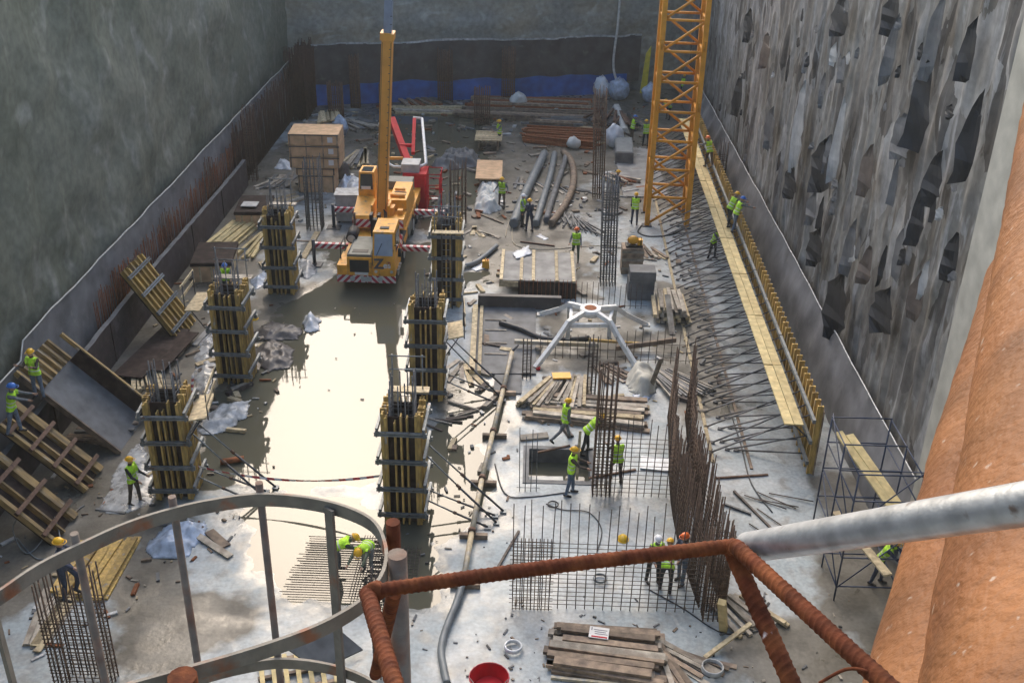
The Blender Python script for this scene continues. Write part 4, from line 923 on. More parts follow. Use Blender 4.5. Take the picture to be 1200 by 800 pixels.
MB().beam((a.x+.18, a.y, .13), (c.x+.18, c.y-.1, .13), .14, .2).build('edge_timber', 'pale_wood', ms)
for i, v in enumerate((378, 390, 405, 418)): q = G(585, v); MB().beam((q.x-.6, q.y, .115), (q.x+.3, q.y+.02, .115), .07, .05).build('batten', 'grey_wood', ms)
q = G(600,462); MB().bx(q.x-.7, q.x+.35, q.y-.0, q.y+1.4, .02, .07).build('front_sheet', 'slab_dark', ms)
def hose(name, label, pts, r, m, cat='hose', n=8, closed=False):
    pts = [V(p) for p in pts]; out = []
    for i in range(len(pts)-1):
        p0, p1, p2, p3 = pts[max(i-1, 0)], pts[i], pts[i+1], pts[min(i+2, len(pts)-1)]
        for k in range(6):
            t = k/6; out.append(.5*((2*p1)+(p2-p0)*t+(2*p0-5*p1+4*p2-p3)*t*t+(3*p1-p0-3*p2+p3)*t**3))
    out.append(pts[-1])
    return tag(MB().tube(out, r, n).build(name, m), label, cat)
hose('black_hose', 'thick black hose lying on the membrane slab and into the mud pit', [G(586,378,.2), G(612,386,.2), G(635,396,.15), G(665,398,.12), G(690,396,.1)], .12, 'hose_black')
hose('grey_hose', 'grey hose curving beside the farthest middle column form', [G(541,312,.15), G(556,308,.15), G(568,300,.15), G(582,288,.15)], .12, 'hose_grey')
hose('cable', 'pale looped cable on the muddy path by two workers', [G(592,278,.04), G(596,262,.04), G(602,258,.04), G(600,275,.04), G(606,288,.04), G(640,292,.04), G(700,288,.04), G(745,292,.04)], .02, 'pipe_tan', 'cable', 5)
hose('cable', 'dark cable curling around the tower crane foot', [G(752,264,.05), G(748,272,.05), G(762,277,.05), G(790,274,.05), G(808,262,.05)], .04, 'black', 'cable', 5)
hose('cable', 'dark cable looping on the slab left of the sump', [G(580,543,.05), G(592,578,.05), G(620,582,.05), G(668,576,.05)], .022, 'hose_black', 'cable', 5)
hose('cable', 'thin dark cable wandering in front of the nearest rebar mat', [G(640,590,.05), G(660,597,.05), G(690,600,.05), G(705,620,.05), G(700,645,.05)], .018, 'hose_black', 'cable', 5)
hose('cable', 'thin dark cable from the workers to the bottom right corner', [G(760,690,.04), G(800,712,.04), G(850,742,.04), G(905,735,.04)], .02, 'hose_black', 'cable', 5)
hose('cable', 'thin grey cable coiled on the slab at the left wall foot', [G(20,630,.05), G(45,655,.05), G(70,640,.05), G(60,600,.4), G(30,600,.5), G(15,620,.3), G(35,648,.05), G(70,600,.3)], .02, 'hose_grey', 'cable', 5)
hose('cable', 'dark cable lying right of the long rebar wall', [G(850,465,.05), G(868,520,.05), G(880,565,.05), G(905,600,.05)], .025, 'hose_black', 'cable', 5)
hose('hanging_hose', 'pale hose hanging down the far wall over the dark membrane', [ony(727,-10,80.2), ony(724,30,80.0), ony(719,70,79.7), ony(721,90,79.4), ony(728,101,79.2)], .09, 'offwhite')
def coil(name, label, c, R0, r, m, turns=4):
    pts = []
    for i in range(turns*16+1):
        a = i/16*2*math.pi; rr = R0*(1-.06*math.sin(i*.37)); pts.append(V((c.x+rr*math.cos(a), c.y+rr*math.sin(a), c.z+r+.02+i/16*r*.9)))
    tag(MB().tube(pts, r, 6).build(name, m), label, 'coil')
coil('hose_coil', 'pale grey hose coil on the boards at the bottom right', G(834,785,.06), .27, .022, 'plastic_grey', 5)
coil('wire_coil', 'small dark wire coil on the slab before the nearest mat', G(648,592,.03), .17, .014, 'hose_black', 3)
coil('wire_coil', 'small dark wire coil seen through the nearest mat', G(703,679,.03), .19, .02, 'hose_grey', 3)
coil('rope_coil', 'white rope coil lying alone on the slab left of bottom planks', G(601,760,.03), .22, .03, 'plastic_white', 3)
# long placing pipe on sleepers
pts = [G(600,412,.32), G(590,455,.30), G(578,505,.30), (G(565,560,.30)), G(553,622,.28), G(543,680,.26)]
pg = thing('concrete_pipe', 'long straight concrete delivery pipe lying on short timber blocks', 'pipe', tuple(G(570,540)))
for i in range(5):
    MB().tube([pts[i], pts[i+1]], .085, 10).build('pipe_length', 'pipe_tan', pg)
    MB().tube([pts[i].lerp(pts[i+1], .97), pts[i+1]+(pts[i+1]-pts[i]).normalized()*.08], .12, 10).build('coupling', 'rust_steel', pg)
hose('delivery_hose', 'flexible end hose of the delivery pipe curving to bottom edge', [G(543,680,.26), G(535,705,.2), G(523,735,.15), G(517,760,.12), G(520,783,.12), G(524,800,.12)], .1, 'hose_grey')
for i, p in enumerate(pts[1:]):
    tag(MB().box((p.x+.05, p.y, .1), (.85, .14, .16)).build('timber_block', 'brown_wood'), 'short timber block under the long delivery pipe', 'block', 'blocks under the delivery pipe')
one('pipe_stand', 'slim dark bar bent at the top of the delivery pipe', 'stand', G(600,412,.35), G(607,404,.5), .1, .1, 'dark_steel', True)
# ------------------------------------------------------------------ white spider frame
sp_ = G(692,408); hub = ony(692,362,38.6)
ws = thing('spider_frame', 'white four legged steel spider frame with round hub', 'steel frame', (hub.x, hub.y, 0))
def bar_path(name, pts, w, h, m):
    mb = MB()
    for i in range(len(pts)-1): mb.beam(pts[i], V(pts[i+1])+(V(pts[i+1])-V(pts[i])).normalized()*.04, w, h)
    return mb.build(name, m, ws)
feet = [G(628,430,.08), G(745,428,.1), G(634,368,.45), G(757,380,.3)]
for i, f in enumerate(feet):
    d = (f-hub); d.z = 0; d.normalize(); k = hub+d*.35+V((0, 0, -.05)); mid = hub.lerp(f, .42); mid.z = hub.z*.86+.05
    m2 = hub.lerp(f, .6); m2.z = hub.z*.58+f.z*.3
    bar_path('leg', [k, mid, m2, f], .16, .19, 'white')
    s_ = V((mid.x, mid.y, mid.z-.1)); MB().beam(s_, s_+V((0, 0, -.62)), .16, .2).build('lug', 'offwhite', ws)
    MB().box(f+V((0, 0, -.02)), (.34, .3, .08)).build('foot', 'red' if i == 0 else 'offwhite', ws)
MB().tube([hub+V((0, 0, -.22)), hub+V((0, 0, .06))], .42, 20).build('hub_ring', 'white', ws)
MB().tube([hub+V((0, 0, .04)), hub+V((0, 0, .068))], .25, 18).build('hub_bore', 'rust', ws)
q = [hub.lerp(f, .38) for f in feet]
for i, j in ((0, 1), (1, 3), (3, 2), (2, 0)): MB().beam(V((q[i].x, q[i].y, hub.z*.78)), V((q[j].x, q[j].y, hub.z*.78)), .12, .16).build('tie_beam', 'white', ws)
# ------------------------------------------------------------------ tower crane mast
tw = thing('tower_crane', 'orange yellow lattice tower crane mast rising out of the picture', 'tower crane', (7.2, 53.4, 0), .0)
cs = [(6.2, 52.45), (8.25, 52.3), (8.35, 54.4), (6.3, 54.55)]; TZ = 16.5; hsec = 1.49
tilt = V((.0, 0, 0))
for (x, y) in cs:
    MB().bx(x-.12, x+.12, y-.12, y+.12, 0, TZ).build('chord', 'tower_yellow', tw)
    MB().bx(x-.25, x+.25, y-.25, y+.25, 0, .06).build('base_plate', 'dark_steel', tw)
nsec = int(TZ/hsec)
for k in range(nsec):
    z = .12+k*hsec
    for f in range(4):
        a, b = cs[f], cs[(f+1) % 4]; A, B = V((a[0], a[1], z)), V((b[0], b[1], z)); zz = V((0, 0, hsec)); dd = (B-A).normalized()*.09
        if k: MB().tube([A+dd, B-dd], .07, 6).build('horizontal_bar', 'tower_yellow', tw)
        if f in (0, 2): MB().tube([A+dd+V((0, 0, .06)), B-dd+zz-V((0, 0, .06))], .07, 6).build('diagonal_bar', 'tower_yellow', tw)
        else: MB().tube([A+dd+V((0, 0, .06)), B-dd+zz-V((0, 0, .06))], .05, 6).build('diagonal_bar', 'tower_yellow', tw)
for k in range(0, nsec, 2):
    z = .12+k*hsec
    for (x, y) in cs[:2]: MB().tube([(x, y-.14, z+.1), (x, y-.1, z+.55)], .07, 6).build('splice_lug', 'tower_yellow', tw)
# ------------------------------------------------------------------ mobile crane
mcx = G(430,341)
mc = thing('mobile_crane', 'orange truck mounted mobile crane with raised telescopic boom and striped outriggers', 'mobile crane', (mcx.x, mcx.y, .0), -.015)
def part(name, mb, m, parent=mc): return mb.build(name, m, parent, world=False)
part('carrier_frame', MB().bx(-1.22, 1.22, .12, 10.6, .72, 1.2), 'crane_orange')
o = part('bumper', MB().bx(-1.32, -.02, 0, .1, .42, .74), 'chevron_left'); o = part('bumper', MB().bx(.02, 1.32, 0, .1, .42, .74), 'chevron_right')
part('bumper_plate', MB().bx(-.24, .24, -.02, -.002, .47, .7), 'cabinet_grey')
for x in (-.62, .62): part('tow_eye', MB().tube([(x, -.04, .6), (x, -.001, .6)], .12, 12), 'cabinet_grey')
part('front_fender', MB().bx(-1.3, -.86, .02, 1.6, .76, 1.22), 'crane_orange')
hd = part('engine_hood', MB().bx(-.84, .26, .12, 2.3, 1.22, 1.72), 'grey_green')
part('radiator_surround', MB().bx(-.84, .26, .0, .115, .76, 1.6), 'crane_orange'); part('radiator_grille', MB().bx(-.72, .14, -.02, -.002, .92, 1.5), 'black')
part('licence_plate', MB().bx(-.5, .1, -.04, -.022, .80, .92), 'paper')
part('hood_vent', MB().bx(-.65, .05, .35, .7, 1.722, 1.735), 'black')
for x in (-.8, .22): part('hood_rail', MB().tube([(x, .15, 1.74), (x, 2.2, 1.74)], .015, 5), 'dark_steel')
cabm = MB(); cabm.add([(.32,0,.76),(1.3,0,.76),(1.3,1.9,.76),(.32,1.9,.76),(.32,0,1.7),(1.3,0,1.7),(.34,.22,2.78),(1.28,.22,2.78),(1.28,1.85,2.82),(.34,1.85,2.82)],
    [(0,1,5,4),(4,5,7,6),(6,7,8,9),(1,2,8,7,5),(0,4,6,9,3),(3,9,8,2)])
cb = part('driver_cab', cabm, 'crane_orange')
MB().add([(.40,-.012,1.74),(1.22,-.012,1.74),(1.2,.184,2.7),(.42,.184,2.7)], [(0,1,2,3)]).build('windscreen', 'sky_tinted_glass', cb, world=False)
MB().bx(1.301, 1.312, .45, 1.6, 1.75, 2.6).build('side_window', 'dark_glass', cb, world=False)
MB().bx(.308, .319, .45, 1.6, 1.8, 2.6).build('side_window', 'dark_glass', cb, world=False)
MB().bx(.6, 1.0, .55, .8, 2.81, 2.83).build('roof_vent', 'black', cb, world=False)
for x in (.45, 1.15): MB().tube([(x, -.03, .98), (x, .0, .98)], .07, 10).build('headlight', 'offwhite', cb, world=False)
MB().tube([(.5, -.015, 1.75), (.75, .07, 2.3)], .012, 4).build('wiper', 'black', cb, world=False)
MB().tube([(1.3, .1, 2.2), (1.55, -.05, 2.3), (1.55, -.05, 1.9)], .02, 5).build('mirror_arm', 'black', cb, world=False); MB().bx(1.47, 1.63, -.08, -.04, 1.75, 2.15).build('mirror', 'black', cb, world=False)
def text(body, size, loc, m, parent, name='lettering'):
    cu = bpy.data.curves.new(name, 'FONT'); cu.body = body; cu.size = size; cu.extrude = .006; cu.offset = .022 if body == 'Z' else .008; ob = bpy.data.objects.new(name, cu); COL.objects.link(ob)
    bpy.context.view_layer.update(); dg = bpy.context.evaluated_depsgraph_get(); me = bpy.data.meshes.new_from_object(ob.evaluated_get(dg)); bpy.data.objects.remove(ob)
    o = bpy.data.objects.new(name, me); COL.objects.link(o); o.parent = parent; o.location = loc; o.rotation_euler = (R(90), 0, 0); me.materials.clear(); me.materials.append(mt[m]); return o
text('Z', .66, (.37, -.012, 1.13), 'ink', cb); text('es', .40, (.78, -.012, 1.16), 'paper', cb); text('e', .3, (.98, -.02, 1.3), 'dark_red', cb)
# air cleaner, frames, boom rest
part('air_cleaner', MB().tube([(-.95, 1.9, 1.75), (-.95, 2.7, 1.85)], .26, 14), 'black'); part('air_cleaner_cap', MB().tube([(-.95, 1.86, 1.745), (-.95, 1.895, 1.75)], .18, 14), 'offwhite')
f = MB()
for a, b in (((-1.25, .75, 1.22), (-1.25, .75, 1.85)), ((-1.25, .75, 1.85), (-.9, .75, 1.85)), ((-1.25, .75, 1.85), (-1.25, 1.9, 1.85)), ((-1.25, 1.9, 1.22), (-1.25, 1.9, 1.85))): f.tube([a, b], .03, 5)
part('hood_frame', f, 'black')
part('boom_rest', MB().box((.08, 2.55, 1.85), (.42, .3, 1.3)).box((-.1, 2.55, 2.6), (.12, .4, .3)).box((.26, 2.55, 2.6), (.12, .4, .3)), 'black')
part('fender_stripe', MB().box((-.6, 2.36, 1.5), (.5, .06, .34)), 'chevron_left'); part('fender_stripe', MB().box((1.0, 2.45, 1.5), (.62, .08, .6), 0, Matrix.Rotation(R(-30), 3, 'X')), 'chevron_right')
part('carrier_deck', MB().bx(-1.25, 1.25, 2.7, 10.5, 1.205, 1.35), 'crane_orange')
for x in (-1, 1):
    for y in (1.35, 3.4, 7.0, 8.6):
        w = thing('wheel', None, None, (x*1.05, y, .55)); w.parent = mc
        ty = MB(); ty.tube([(-.2, 0, 0), (-.16, 0, 0), (.16, 0, 0), (.2, 0, 0)], [.48, .55, .55, .48], 20).build('tyre', 'rubber', w, world=False)
        MB().tube([(x*.2, 0, 0), (x*.225, 0, 0)], .3, 14).build('rim', 'cabinet_grey', w, world=False)
    for y in (2.9, 7.75):
        s = part('outrigger_beam', MB().bx(min(x*1.2, x*3.0), max(x*1.2, x*3.0), -.11+y, .11+y, .84, 1.08), 'chevron_right' if x > 0 else 'chevron_left')
        jk = MB(); jk.tube([(x*2.92, y-.2, .12), (x*2.92, y-.2, 1.3)], .085, 8).tube([(x*2.92, y-.2, .05), (x*2.92, y-.2, .14)], .12, 8); part('jack', jk, 'dark_steel')
        part('jack_pad', MB().box((x*2.92, y-.2, .035), (.7, .6, .07)), 'dark_steel')
part('turntable', MB().tube([(0, 5.2, 1.35), (0, 5.2, 1.55)], 1.0, 24), 'dark_steel')
part('upper_frame', MB().bx(-1.22, 1.22, 3.75, 8.0, 1.55, 2.05), 'crane_orange')
part('warning_plate', MB().bx(-1.2, -.32, 3.70, 3.745, 1.62, 2.0), 'chevron_left'); part('warning_plate', MB().bx(.35, 1.2, 3.70, 3.745, 1.62, 2.0), 'chevron_right')
wd = MB(); wd.add([(-1.2,3.8,2.05),(-.38,3.8,2.05),(-.38,5.3,2.05),(-1.2,5.3,2.05),(-1.2,3.85,2.15),(-.38,3.85,2.15),(-.38,5.3,2.62),(-1.2,5.3,2.62)], [(3,2,1,0),(0,1,5,4),(1,2,6,5),(2,3,7,6),(3,0,4,7),(4,5,6,7)]); part('sloped_hood', wd, 'crane_orange')
oc = MB(); oc.add([(-1.15,5.32,2.05),(-.36,5.32,2.05),(-.36,6.6,2.05),(-1.15,6.6,2.05),(-1.15,5.32,2.9),(-.36,5.32,2.9),(-1.12,5.5,3.75),(-.4,5.5,3.75),(-.4,6.5,3.75),(-1.12,6.5,3.75)], [(3,2,1,0),(0,1,5,4),(4,5,7,6),(6,7,8,9),(1,2,8,7,5),(0,4,6,9,3),(2,3,9,8)])
oc = part('operator_cab', oc, 'crane_orange')
MB().add([(-1.07,5.315,2.95),(-.44,5.315,2.95),(-.48,5.462,3.66),(-1.04,5.462,3.66)], [(0,1,2,3)]).build('front_window', 'dark_glass', oc, world=False)
MB().bx(-1.02, -.5, 5.6, 6.3, 3.752, 3.765).build('roof_window', 'dark_glass', oc, world=False); MB().bx(-1.0, -.55, 5.28, 5.31, 2.95, 3.1).build('paper_sheet', 'paper', oc, world=False)
part('engine_cover', MB().bx(.36, 1.22, 4.9, 7.6, 2.055, 2.6), 'crane_orange')
part('gear_box', MB().bx(.45, .7, 4.2, 4.7, 2.055, 2.45), 'boom_yellow'); part('gear_box', MB().bx(.85, 1.1, 4.3, 4.6, 2.055, 2.3), 'boom_yellow'); part('winch_drum', MB().tube([(.4, 5.3, 2.68), (1.1, 5.3, 2.68)], .08, 8), 'boom_yellow'); part('winch_drum', MB().tube([(.5, 6.2, 2.68), (1.0, 6.2, 2.68)], .06, 8), 'boom_yellow')
part('vent_strip', MB().bx(.5, 1.1, 5.6, 5.75, 2.602, 2.615), 'black'); part('vent_strip', MB().bx(.5, 1.1, 5.95, 6.05, 2.602, 2.615), 'black')
part('counterweight', MB().bx(-1.2, 1.1, 8.02, 8.9, 1.55, 2.45), 'grey_green')
for k in range(3): part('hydraulic_hose', MB().tube([(.3+.06*k, 3.75, 1.75), (.34+.06*k, 3.55, 2.0), (.3+.05*k, 3.9, 2.3), (.22, 4.2, 2.35)], .022, 6), 'black')
for k in range(3): part('cab_step', MB().bx(1.302, 1.42, .5+.35*k, .75+.35*k, .82+.0*k, .85), 'dark_steel')
part('mud_guard', MB().bx(1.0, 1.3, 2.75, 4.05, 1.352, 1.40), 'rubber'); part('mud_guard', MB().bx(-1.3, -1.0, 2.95, 4.05, 1.352, 1.40), 'rubber')
for x in (-1.23, 1.23): part('side_locker', MB().bx(min(x, x*1.03), max(x, x*1.03), 5.0, 6.4, .6, 1.15), 'grey_green')
part('exhaust', MB().tube([(-.95, 2.85, 1.4), (-.95, 2.85, 2.5), (-.95, 2.95, 2.62)], .06, 8), 'rust_steel')
# boom
bb = V((.08, 4.5, 1.9)); tgt = ony(453,38, mcx.y+3.9); tl_ = tgt-V((mcx.x, mcx.y, 0)); bdir = (tl_-bb).normalized(); BL = (tl_-bb).length
bx_ = bdir.cross(V((0, 1, 0))).normalized(); by_ = bx_.cross(bdir)
def bbox(a, b, w, h): return MB().beam(bb+bdir*a, bb+bdir*b, w, h, 0, (0, 1, 0))
bm = part('boom', bbox(-.9, BL, .47, .52), 'boom_yellow')
bbox(BL-.3, BL+.02, .6, .64).build('boom_collar', 'boom_yellow', bm, world=False)
bbox(BL+.02, BL+8.5, .34, .38).build('boom_extension', 'boom_blue', bm, world=False)
for s in (-1, 1):
    MB().beam(bb+bdir*.5+bx_*s*.19+V((0, -.272, 0)), bb+bdir*(BL-.4)+bx_*s*.19+V((0, -.272, 0)), .02, .02, 0, (0, 1, 0)).build('edge_seam', 'rust_steel', bm, world=False)
pr = None
for i in range(22):
    p = bb+bdir*(2.0+i*.36)
    MB().box((p.x+.16, p.y-.275, p.z), (.09, .014, .03)).build('length_mark', 'dark_steel', bm, world=False)
MB().box(bb+bdir*(-.35)+V((0, -.36, 0)), (.42, .08, .5)).build('foot_shade_plate', 'black', bm, world=False)  # black plate painted as the shade of a hollow at the boom foot
part('boom_cheek', MB().bx(-.36, -.26, 4.0, 5.0, 1.4, 2.6), 'crane_orange'); part('boom_cheek', MB().bx(.42, .52, 4.0, 5.0, 1.4, 2.6), 'crane_orange')
part('hoist_rope', MB().tube([bb+V((.0, .6, .6)), bb+bdir*BL+by_*.5], .015, 4), 'black')
# ------------------------------------------------------------------ red placing boom, cabinet
pbl = V((-6.35, 53.9, 0)); pb = thing('placing_boom', 'red concrete placing boom with white pipe folded behind the crane', 'placing boom', tuple(pbl))
MB().bx(-6.75, -5.5, 53.6, 55.0, .02, 2.1).build('base_box', 'red', pb); MB().bx(-6.85, -5.9, 53.8, 54.9, 2.103, 2.55).build('top_plate', 'cabinet_grey', pb)
rl = MB()
for z in (.3, .9, 1.5, 2.1): rl.tube([(-5.45, 53.6, z), (-4.75, 53.6, z), (-4.75, 54.8, z), (-5.45, 54.8, z)], .025, 5)
for x, y in ((-4.75, 53.0), (-4.75, 53.6), (-4.75, 54.2), (-5.5, 53.0)): rl.tube([(x, y, .02), (x, y, 2.15)], .03, 5)
rl.build('railing', 'red', pb)
MB().beam((-6.55, 54.8, 2.2), (-7.9, 58.6, 3.6), .34, .36).build('main_arm', 'red', pb); MB().beam((-6.4, 55.6, 2.6), (-6.6, 58.4, 3.7), .18, .2).build('upper_arm', 'red', pb); MB().beam((-7.2, 56.2, 2.85), (-6.4, 56.2, 2.85), .16, .16).build('link_arm', 'red', pb)
MB().tube([(-8.6, 58.4, 3.4), (-8.4, 58.2, 3.4), (-7.6, 54.6, 2.3), (-7.3, 54.3, 2.25), (-6.6, 54.3, 2.25)], .07, 7).build('concrete_pipe', 'white', pb)
MB().tube([(-6.7, 58.7, 3.7), (-6.2, 58.6, 3.7), (-5.6, 54.7, 2.35), (-5.8, 54.4, 2.3), (-6.3, 54.5, 2.25)], .085, 7).build('concrete_pipe', 'white', pb)
MB().beam((-8.2, 55.2, 2.4), (-6.4, 55.4, 2.4), .14, .14).build('cross_link', 'boom_yellow', pb)
c = G(408,262); cbn = thing('site_cabinet', 'grey steel cabinet standing left of the crane cab', 'cabinet', (c.x, c.y+.5, .02), .05)
MB().bx(-.62, .62, -.5, .5, .1, 1.5).build('cabinet_body', 'cabinet_grey', cbn, world=False); MB().bx(-.68, .68, -.56, .56, 1.503, 1.56).build('top_cover', 'plastic_grey', cbn, world=False)
for s in (-1, 1): d_ = MB().bx(min(s*.02, s*.58), max(s*.02, s*.58), -.52, -.503, .16, 1.44).build('door', 'cabinet_grey', cbn, world=False); MB().bx(s*.08-.02, s*.08+.02, -.545, -.522, .7, .9).build('handle', 'black', d_, world=False)
for sx in (-1, 1): MB().bx(sx*.5-.06, sx*.5+.06, -.45, .45, 0, .098).build('skid', 'dark_steel', cbn, world=False)
# ------------------------------------------------------------------ block stack with yellow machine
c = G(748,352)
MBk = thing('block_stack', 'dark block stack behind the row of bars near the grey cage', 'block stack', (c.x+.1, c.y+.4, 0))
mb = MB()
for k in range(3): mb.box((c.x+.1+random.uniform(-.03, .03), c.y+.4, .25+.46*k), (1.15, .9, .44))
mb.build('block', 'slab_dark', MBk)
c = G(742,326); t = thing('timber_bin', 'brown timber bin under the orange compressor', 'bin', (c.x-.05, c.y+.8, 0)); MB().box((c.x-.05, c.y+.8, .65), (1.0, .8, 1.3)).build('bin_body', 'brown_wood', t)
for k in (.3, .75, 1.15): MB().box((c.x-.05, c.y+.385, k), (1.04, .025, .12)).build('slat', 'grey_wood', t)
t = thing('compressor', 'small orange engine on top of the brown timber bin', 'engine', (c.x, c.y+.8, 1.32)); 
MB().box((0, 0, .04), (.8, .5, .06)).build('skid', 'black', t, world=False); MB().ell((-.05, 0, .28), (.28, .2, .2), 0, 12, 8).build('tank', 'paint_orange', t, world=False); MB().box((.27, 0, .2), (.22, .3, .26)).build('motor', 'paint_orange', t, world=False); MB().tube([(-.3, -.2, .1), (-.3, -.2, .5), (.3, -.2, .5), (.3, -.2, .1)], .02, 5).build('handle_frame', 'black', t, world=False)
# jerrycan, buckets, small props
c = G(569,314); jc = thing('jerrycan', 'orange yellow plastic jerrycan standing on the muddy slab', 'jerrycan', tuple(c)); mb = MB(); mb.box((0, 0, .2), (.34, .26, .38), 0, None, .92); mb.build('can_body', 'paint_orange', jc, world=False); MB().tube([(.0, -.08, .39), (.0, -.08, .47), (.0, .08, .47), (.0, .08, .39)], .02, 6).build('handle', 'paint_orange', jc, world=False); MB().tube([(.1, 0, .39), (.1, 0, .45)], .035, 8).build('cap', 'hat_red', jc, world=False)
c = G(573,806); bk = thing('bucket', 'red plastic bucket at the bottom edge of the photo', 'bucket', tuple(c)); MB().tube([(0, 0, .0), (0, 0, .38)], [.38, .5], 20, cap=False).tube([(0, 0, .05), (0, 0, .051)], .37, 20).build('bucket_body', 'red', bk, world=False); MB().tube([(.5*math.cos(i*.3142), .5*math.sin(i*.3142), .38) for i in range(20)], .018, 6, closed=True).build('rim', 'dark_red', bk, world=False); MB().tube([(-.5, 0, .36), (-.35, -.3, .42), (0, -.45, .43), (.35, -.3, .42), (.5, 0, .36)], .012, 5).build('handle', 'steel', bk, world=False)
c = G(730,632); t = thing('spare_helmet', 'orange helmet lying alone on the slab behind the nearest mat', 'helmet', tuple(c)); MB().ell((0, 0, .02), (.15, .19, .14), 0, 14, 6, None, 0).build('shell', 'hat_spare', t, world=False); MB().tube([(.17*math.cos(i*.449), .21*math.sin(i*.449), .03) for i in range(14)], .014, 5, closed=True).build('brim', 'hat_spare', t, world=False)
c = G(298,374); t = thing('spare_helmet', 'yellow helmet lying by the middle left row column', 'helmet', tuple(c)); MB().ell((0, 0, .02), (.15, .19, .14), 0, 14, 6, None, 0).build('shell', 'hat_spare', t, world=False); MB().tube([(.17*math.cos(i*.449), .21*math.sin(i*.449), .03) for i in range(14)], .014, 5, closed=True).build('brim', 'hat_spare', t, world=False)
c = G(568,395, .45); tag(MB().box(G(658,440,.42), (.7, .45, .05), 0, Matrix.Rotation(.1, 3, 'Z')).build('orange_sheet', 'paint_orange'), 'orange sheet lying on the fanned grey timbers', 'sheet')
c = G(702,741,.36); sg = thing('paper_sign', 'white printed sign with a red strip lying on the bottom planks', 'sign', (c.x, c.y, .36), -.15); MB().box((0, 0, 0), (.52, .42, .012)).build('panel', 'paper', sg, world=False)
mb = MB()
for k, (x, w) in enumerate(((.03, .36), (.03, .30), (.06, .34))): mb.box((x, .1-k*.075, .009), (w, .018, .004))
mb.box((-.2, .12, .009), (.025, .1, .004)); mb.build('printed_lines', 'ink', sg, world=False); MB().box((.02, -.16, .009), (.42, .05, .004)).build('red_strip', 'red', sg, world=False)
for (u, v, w, h, lab) in ((770,543,.0,0,''),):
    c = G(768,543,.08); tag(MB().box((c.x, c.y, .08), (1.0, .75, .04), 0, Matrix.Rotation(-.12, 3, 'Z')).build('foam_board', 'plastic_white'), 'white foam board lying in the second rebar mat', 'board')
c = G(370,765,.3); lean = thing('dark_board', 'large dark board leaning below the ladder hoop', 'board', tuple(G(380,775))); a, b = G(338,760,.75), G(395,735,.75); d, e = G(372,785,.25), G(425,760,.2)
MB().add([a, b, e, d, a-V((0, 0, .05)), b-V((0, 0, .05)), e-V((0, 0, .05)), d-V((0, 0, .05))], [(3,2,1,0),(4,5,6,7),(0,1,5,4),(1,2,6,5),(2,3,7,6),(3,0,4,7)]).build('sheet', 'slab_dark', lean)
t = thing('wooden_pallet', 'slatted timber pallet under the dark board at the bottom', 'pallet', tuple(G(350,790)), .3)
for i in range(7): MB().box((-.9+i*.3, 0, .16), (.12, 1.3, .04)).build('slat', 'new_wood', t, world=False)
for y in (-.55, 0, .55): MB().box((0, y, .09), (2.0, .1, .09)).build('bearer', 'brown_wood', t, world=False)
# bench of planks in far middle
c = G(572,222); bn_ = thing('work_bench', 'plank walkway on trestles beside the worker, its near end wrapped', 'walkway', (c.x, c.y+1.6, 0), .02)
MB().bx(-.75, .75, -2.0, 1.4, .72, .78).build('top_board', 'crate_wood', bn_, world=False)
for y in (-1.7, -.2, 1.2):
    for x in (-.55, .55): MB().tube([(x, y, 0), (x*.8, y, .715)], .04, 5).build('leg', 'grey_wood', bn_, world=False)
    MB().bx(-.7, .7, y-.05, y+.05, .62, .712).build('bearer', 'yellow_wood', bn_, world=False)
c = G(572,178); b2 = thing('plank_stack', 'short stacked boards beyond the plank walkway', 'board stack', (c.x, c.y+1, 0), .0)
for i in range(7): MB().box((0, -.9+i*.28, .75+random.uniform(-.03, .03)), (1.7, .24, .06)).build('board', 'pale_wood', b2, world=False)
for x in (-.6, .6): MB().bx(x-.06, x+.06, -.9, .9, .02, .70).build('trestle', 'brown_wood', b2, world=False)
# long dark bundles
for i, (pp_, r, m, lab) in enumerate((([(602,262), (612,235), (626,205), (638,180)], .26, 'hose_grey', 'left broad grey bundle running away beside two workers'), ([(628,262), (636,235), (645,205), (650,180)], .19, 'hose_grey', 'middle grey bundle running away from the muddy path'), ([(640,258), (650,225), (660,195), (664,180)], .17, 'slab_dark', 'thin dark bundle right of the middle grey one'), ([(646,262), (662,240), (672,215), (670,190), (660,178)], .2, 'brown_wood', 'curved brown grey bundle at the right of the set'))):
    hose('cable_duct', lab, [G(u, v, r+.02) for u, v in pp_], r, m, 'duct bundle', 8)
t = thing('timber_trough', 'dark trough box lying near the far workers', 'trough', tuple(G(731,192)), -.05); MB().bx(-.55, .55, -.2, 3.2, .02, .75).build('box_body', 'slab_dark', t, world=False); MB().bx(-.48, .48, -.1, 3.0, .752, .79).build('lid', 'hose_grey', t, world=False)
tag(MB().bx(G(722,190).x, G(770,190).x, G(745,232).y, G(745,175).y, .03, .10).build('concrete_pad', 'screed'), 'pale concrete pad in front of the far dark trough', 'pad')
# small worktable at far left
t = thing('trestle_table', 'rough trestle carrying boards at the far left corner', 'trestle', tuple(G(378,163)))
for x in (-.8, .8):
    for y in (-.5, .5): MB().bx(x-.06, x+.06, y-.06, y+.06, 0, .92).build('leg', 'grey_wood', t, world=False)
MB().bx(-1.2, 1.2, -.7, .7, .92, .98).build('top', 'grey_wood', t, world=False)
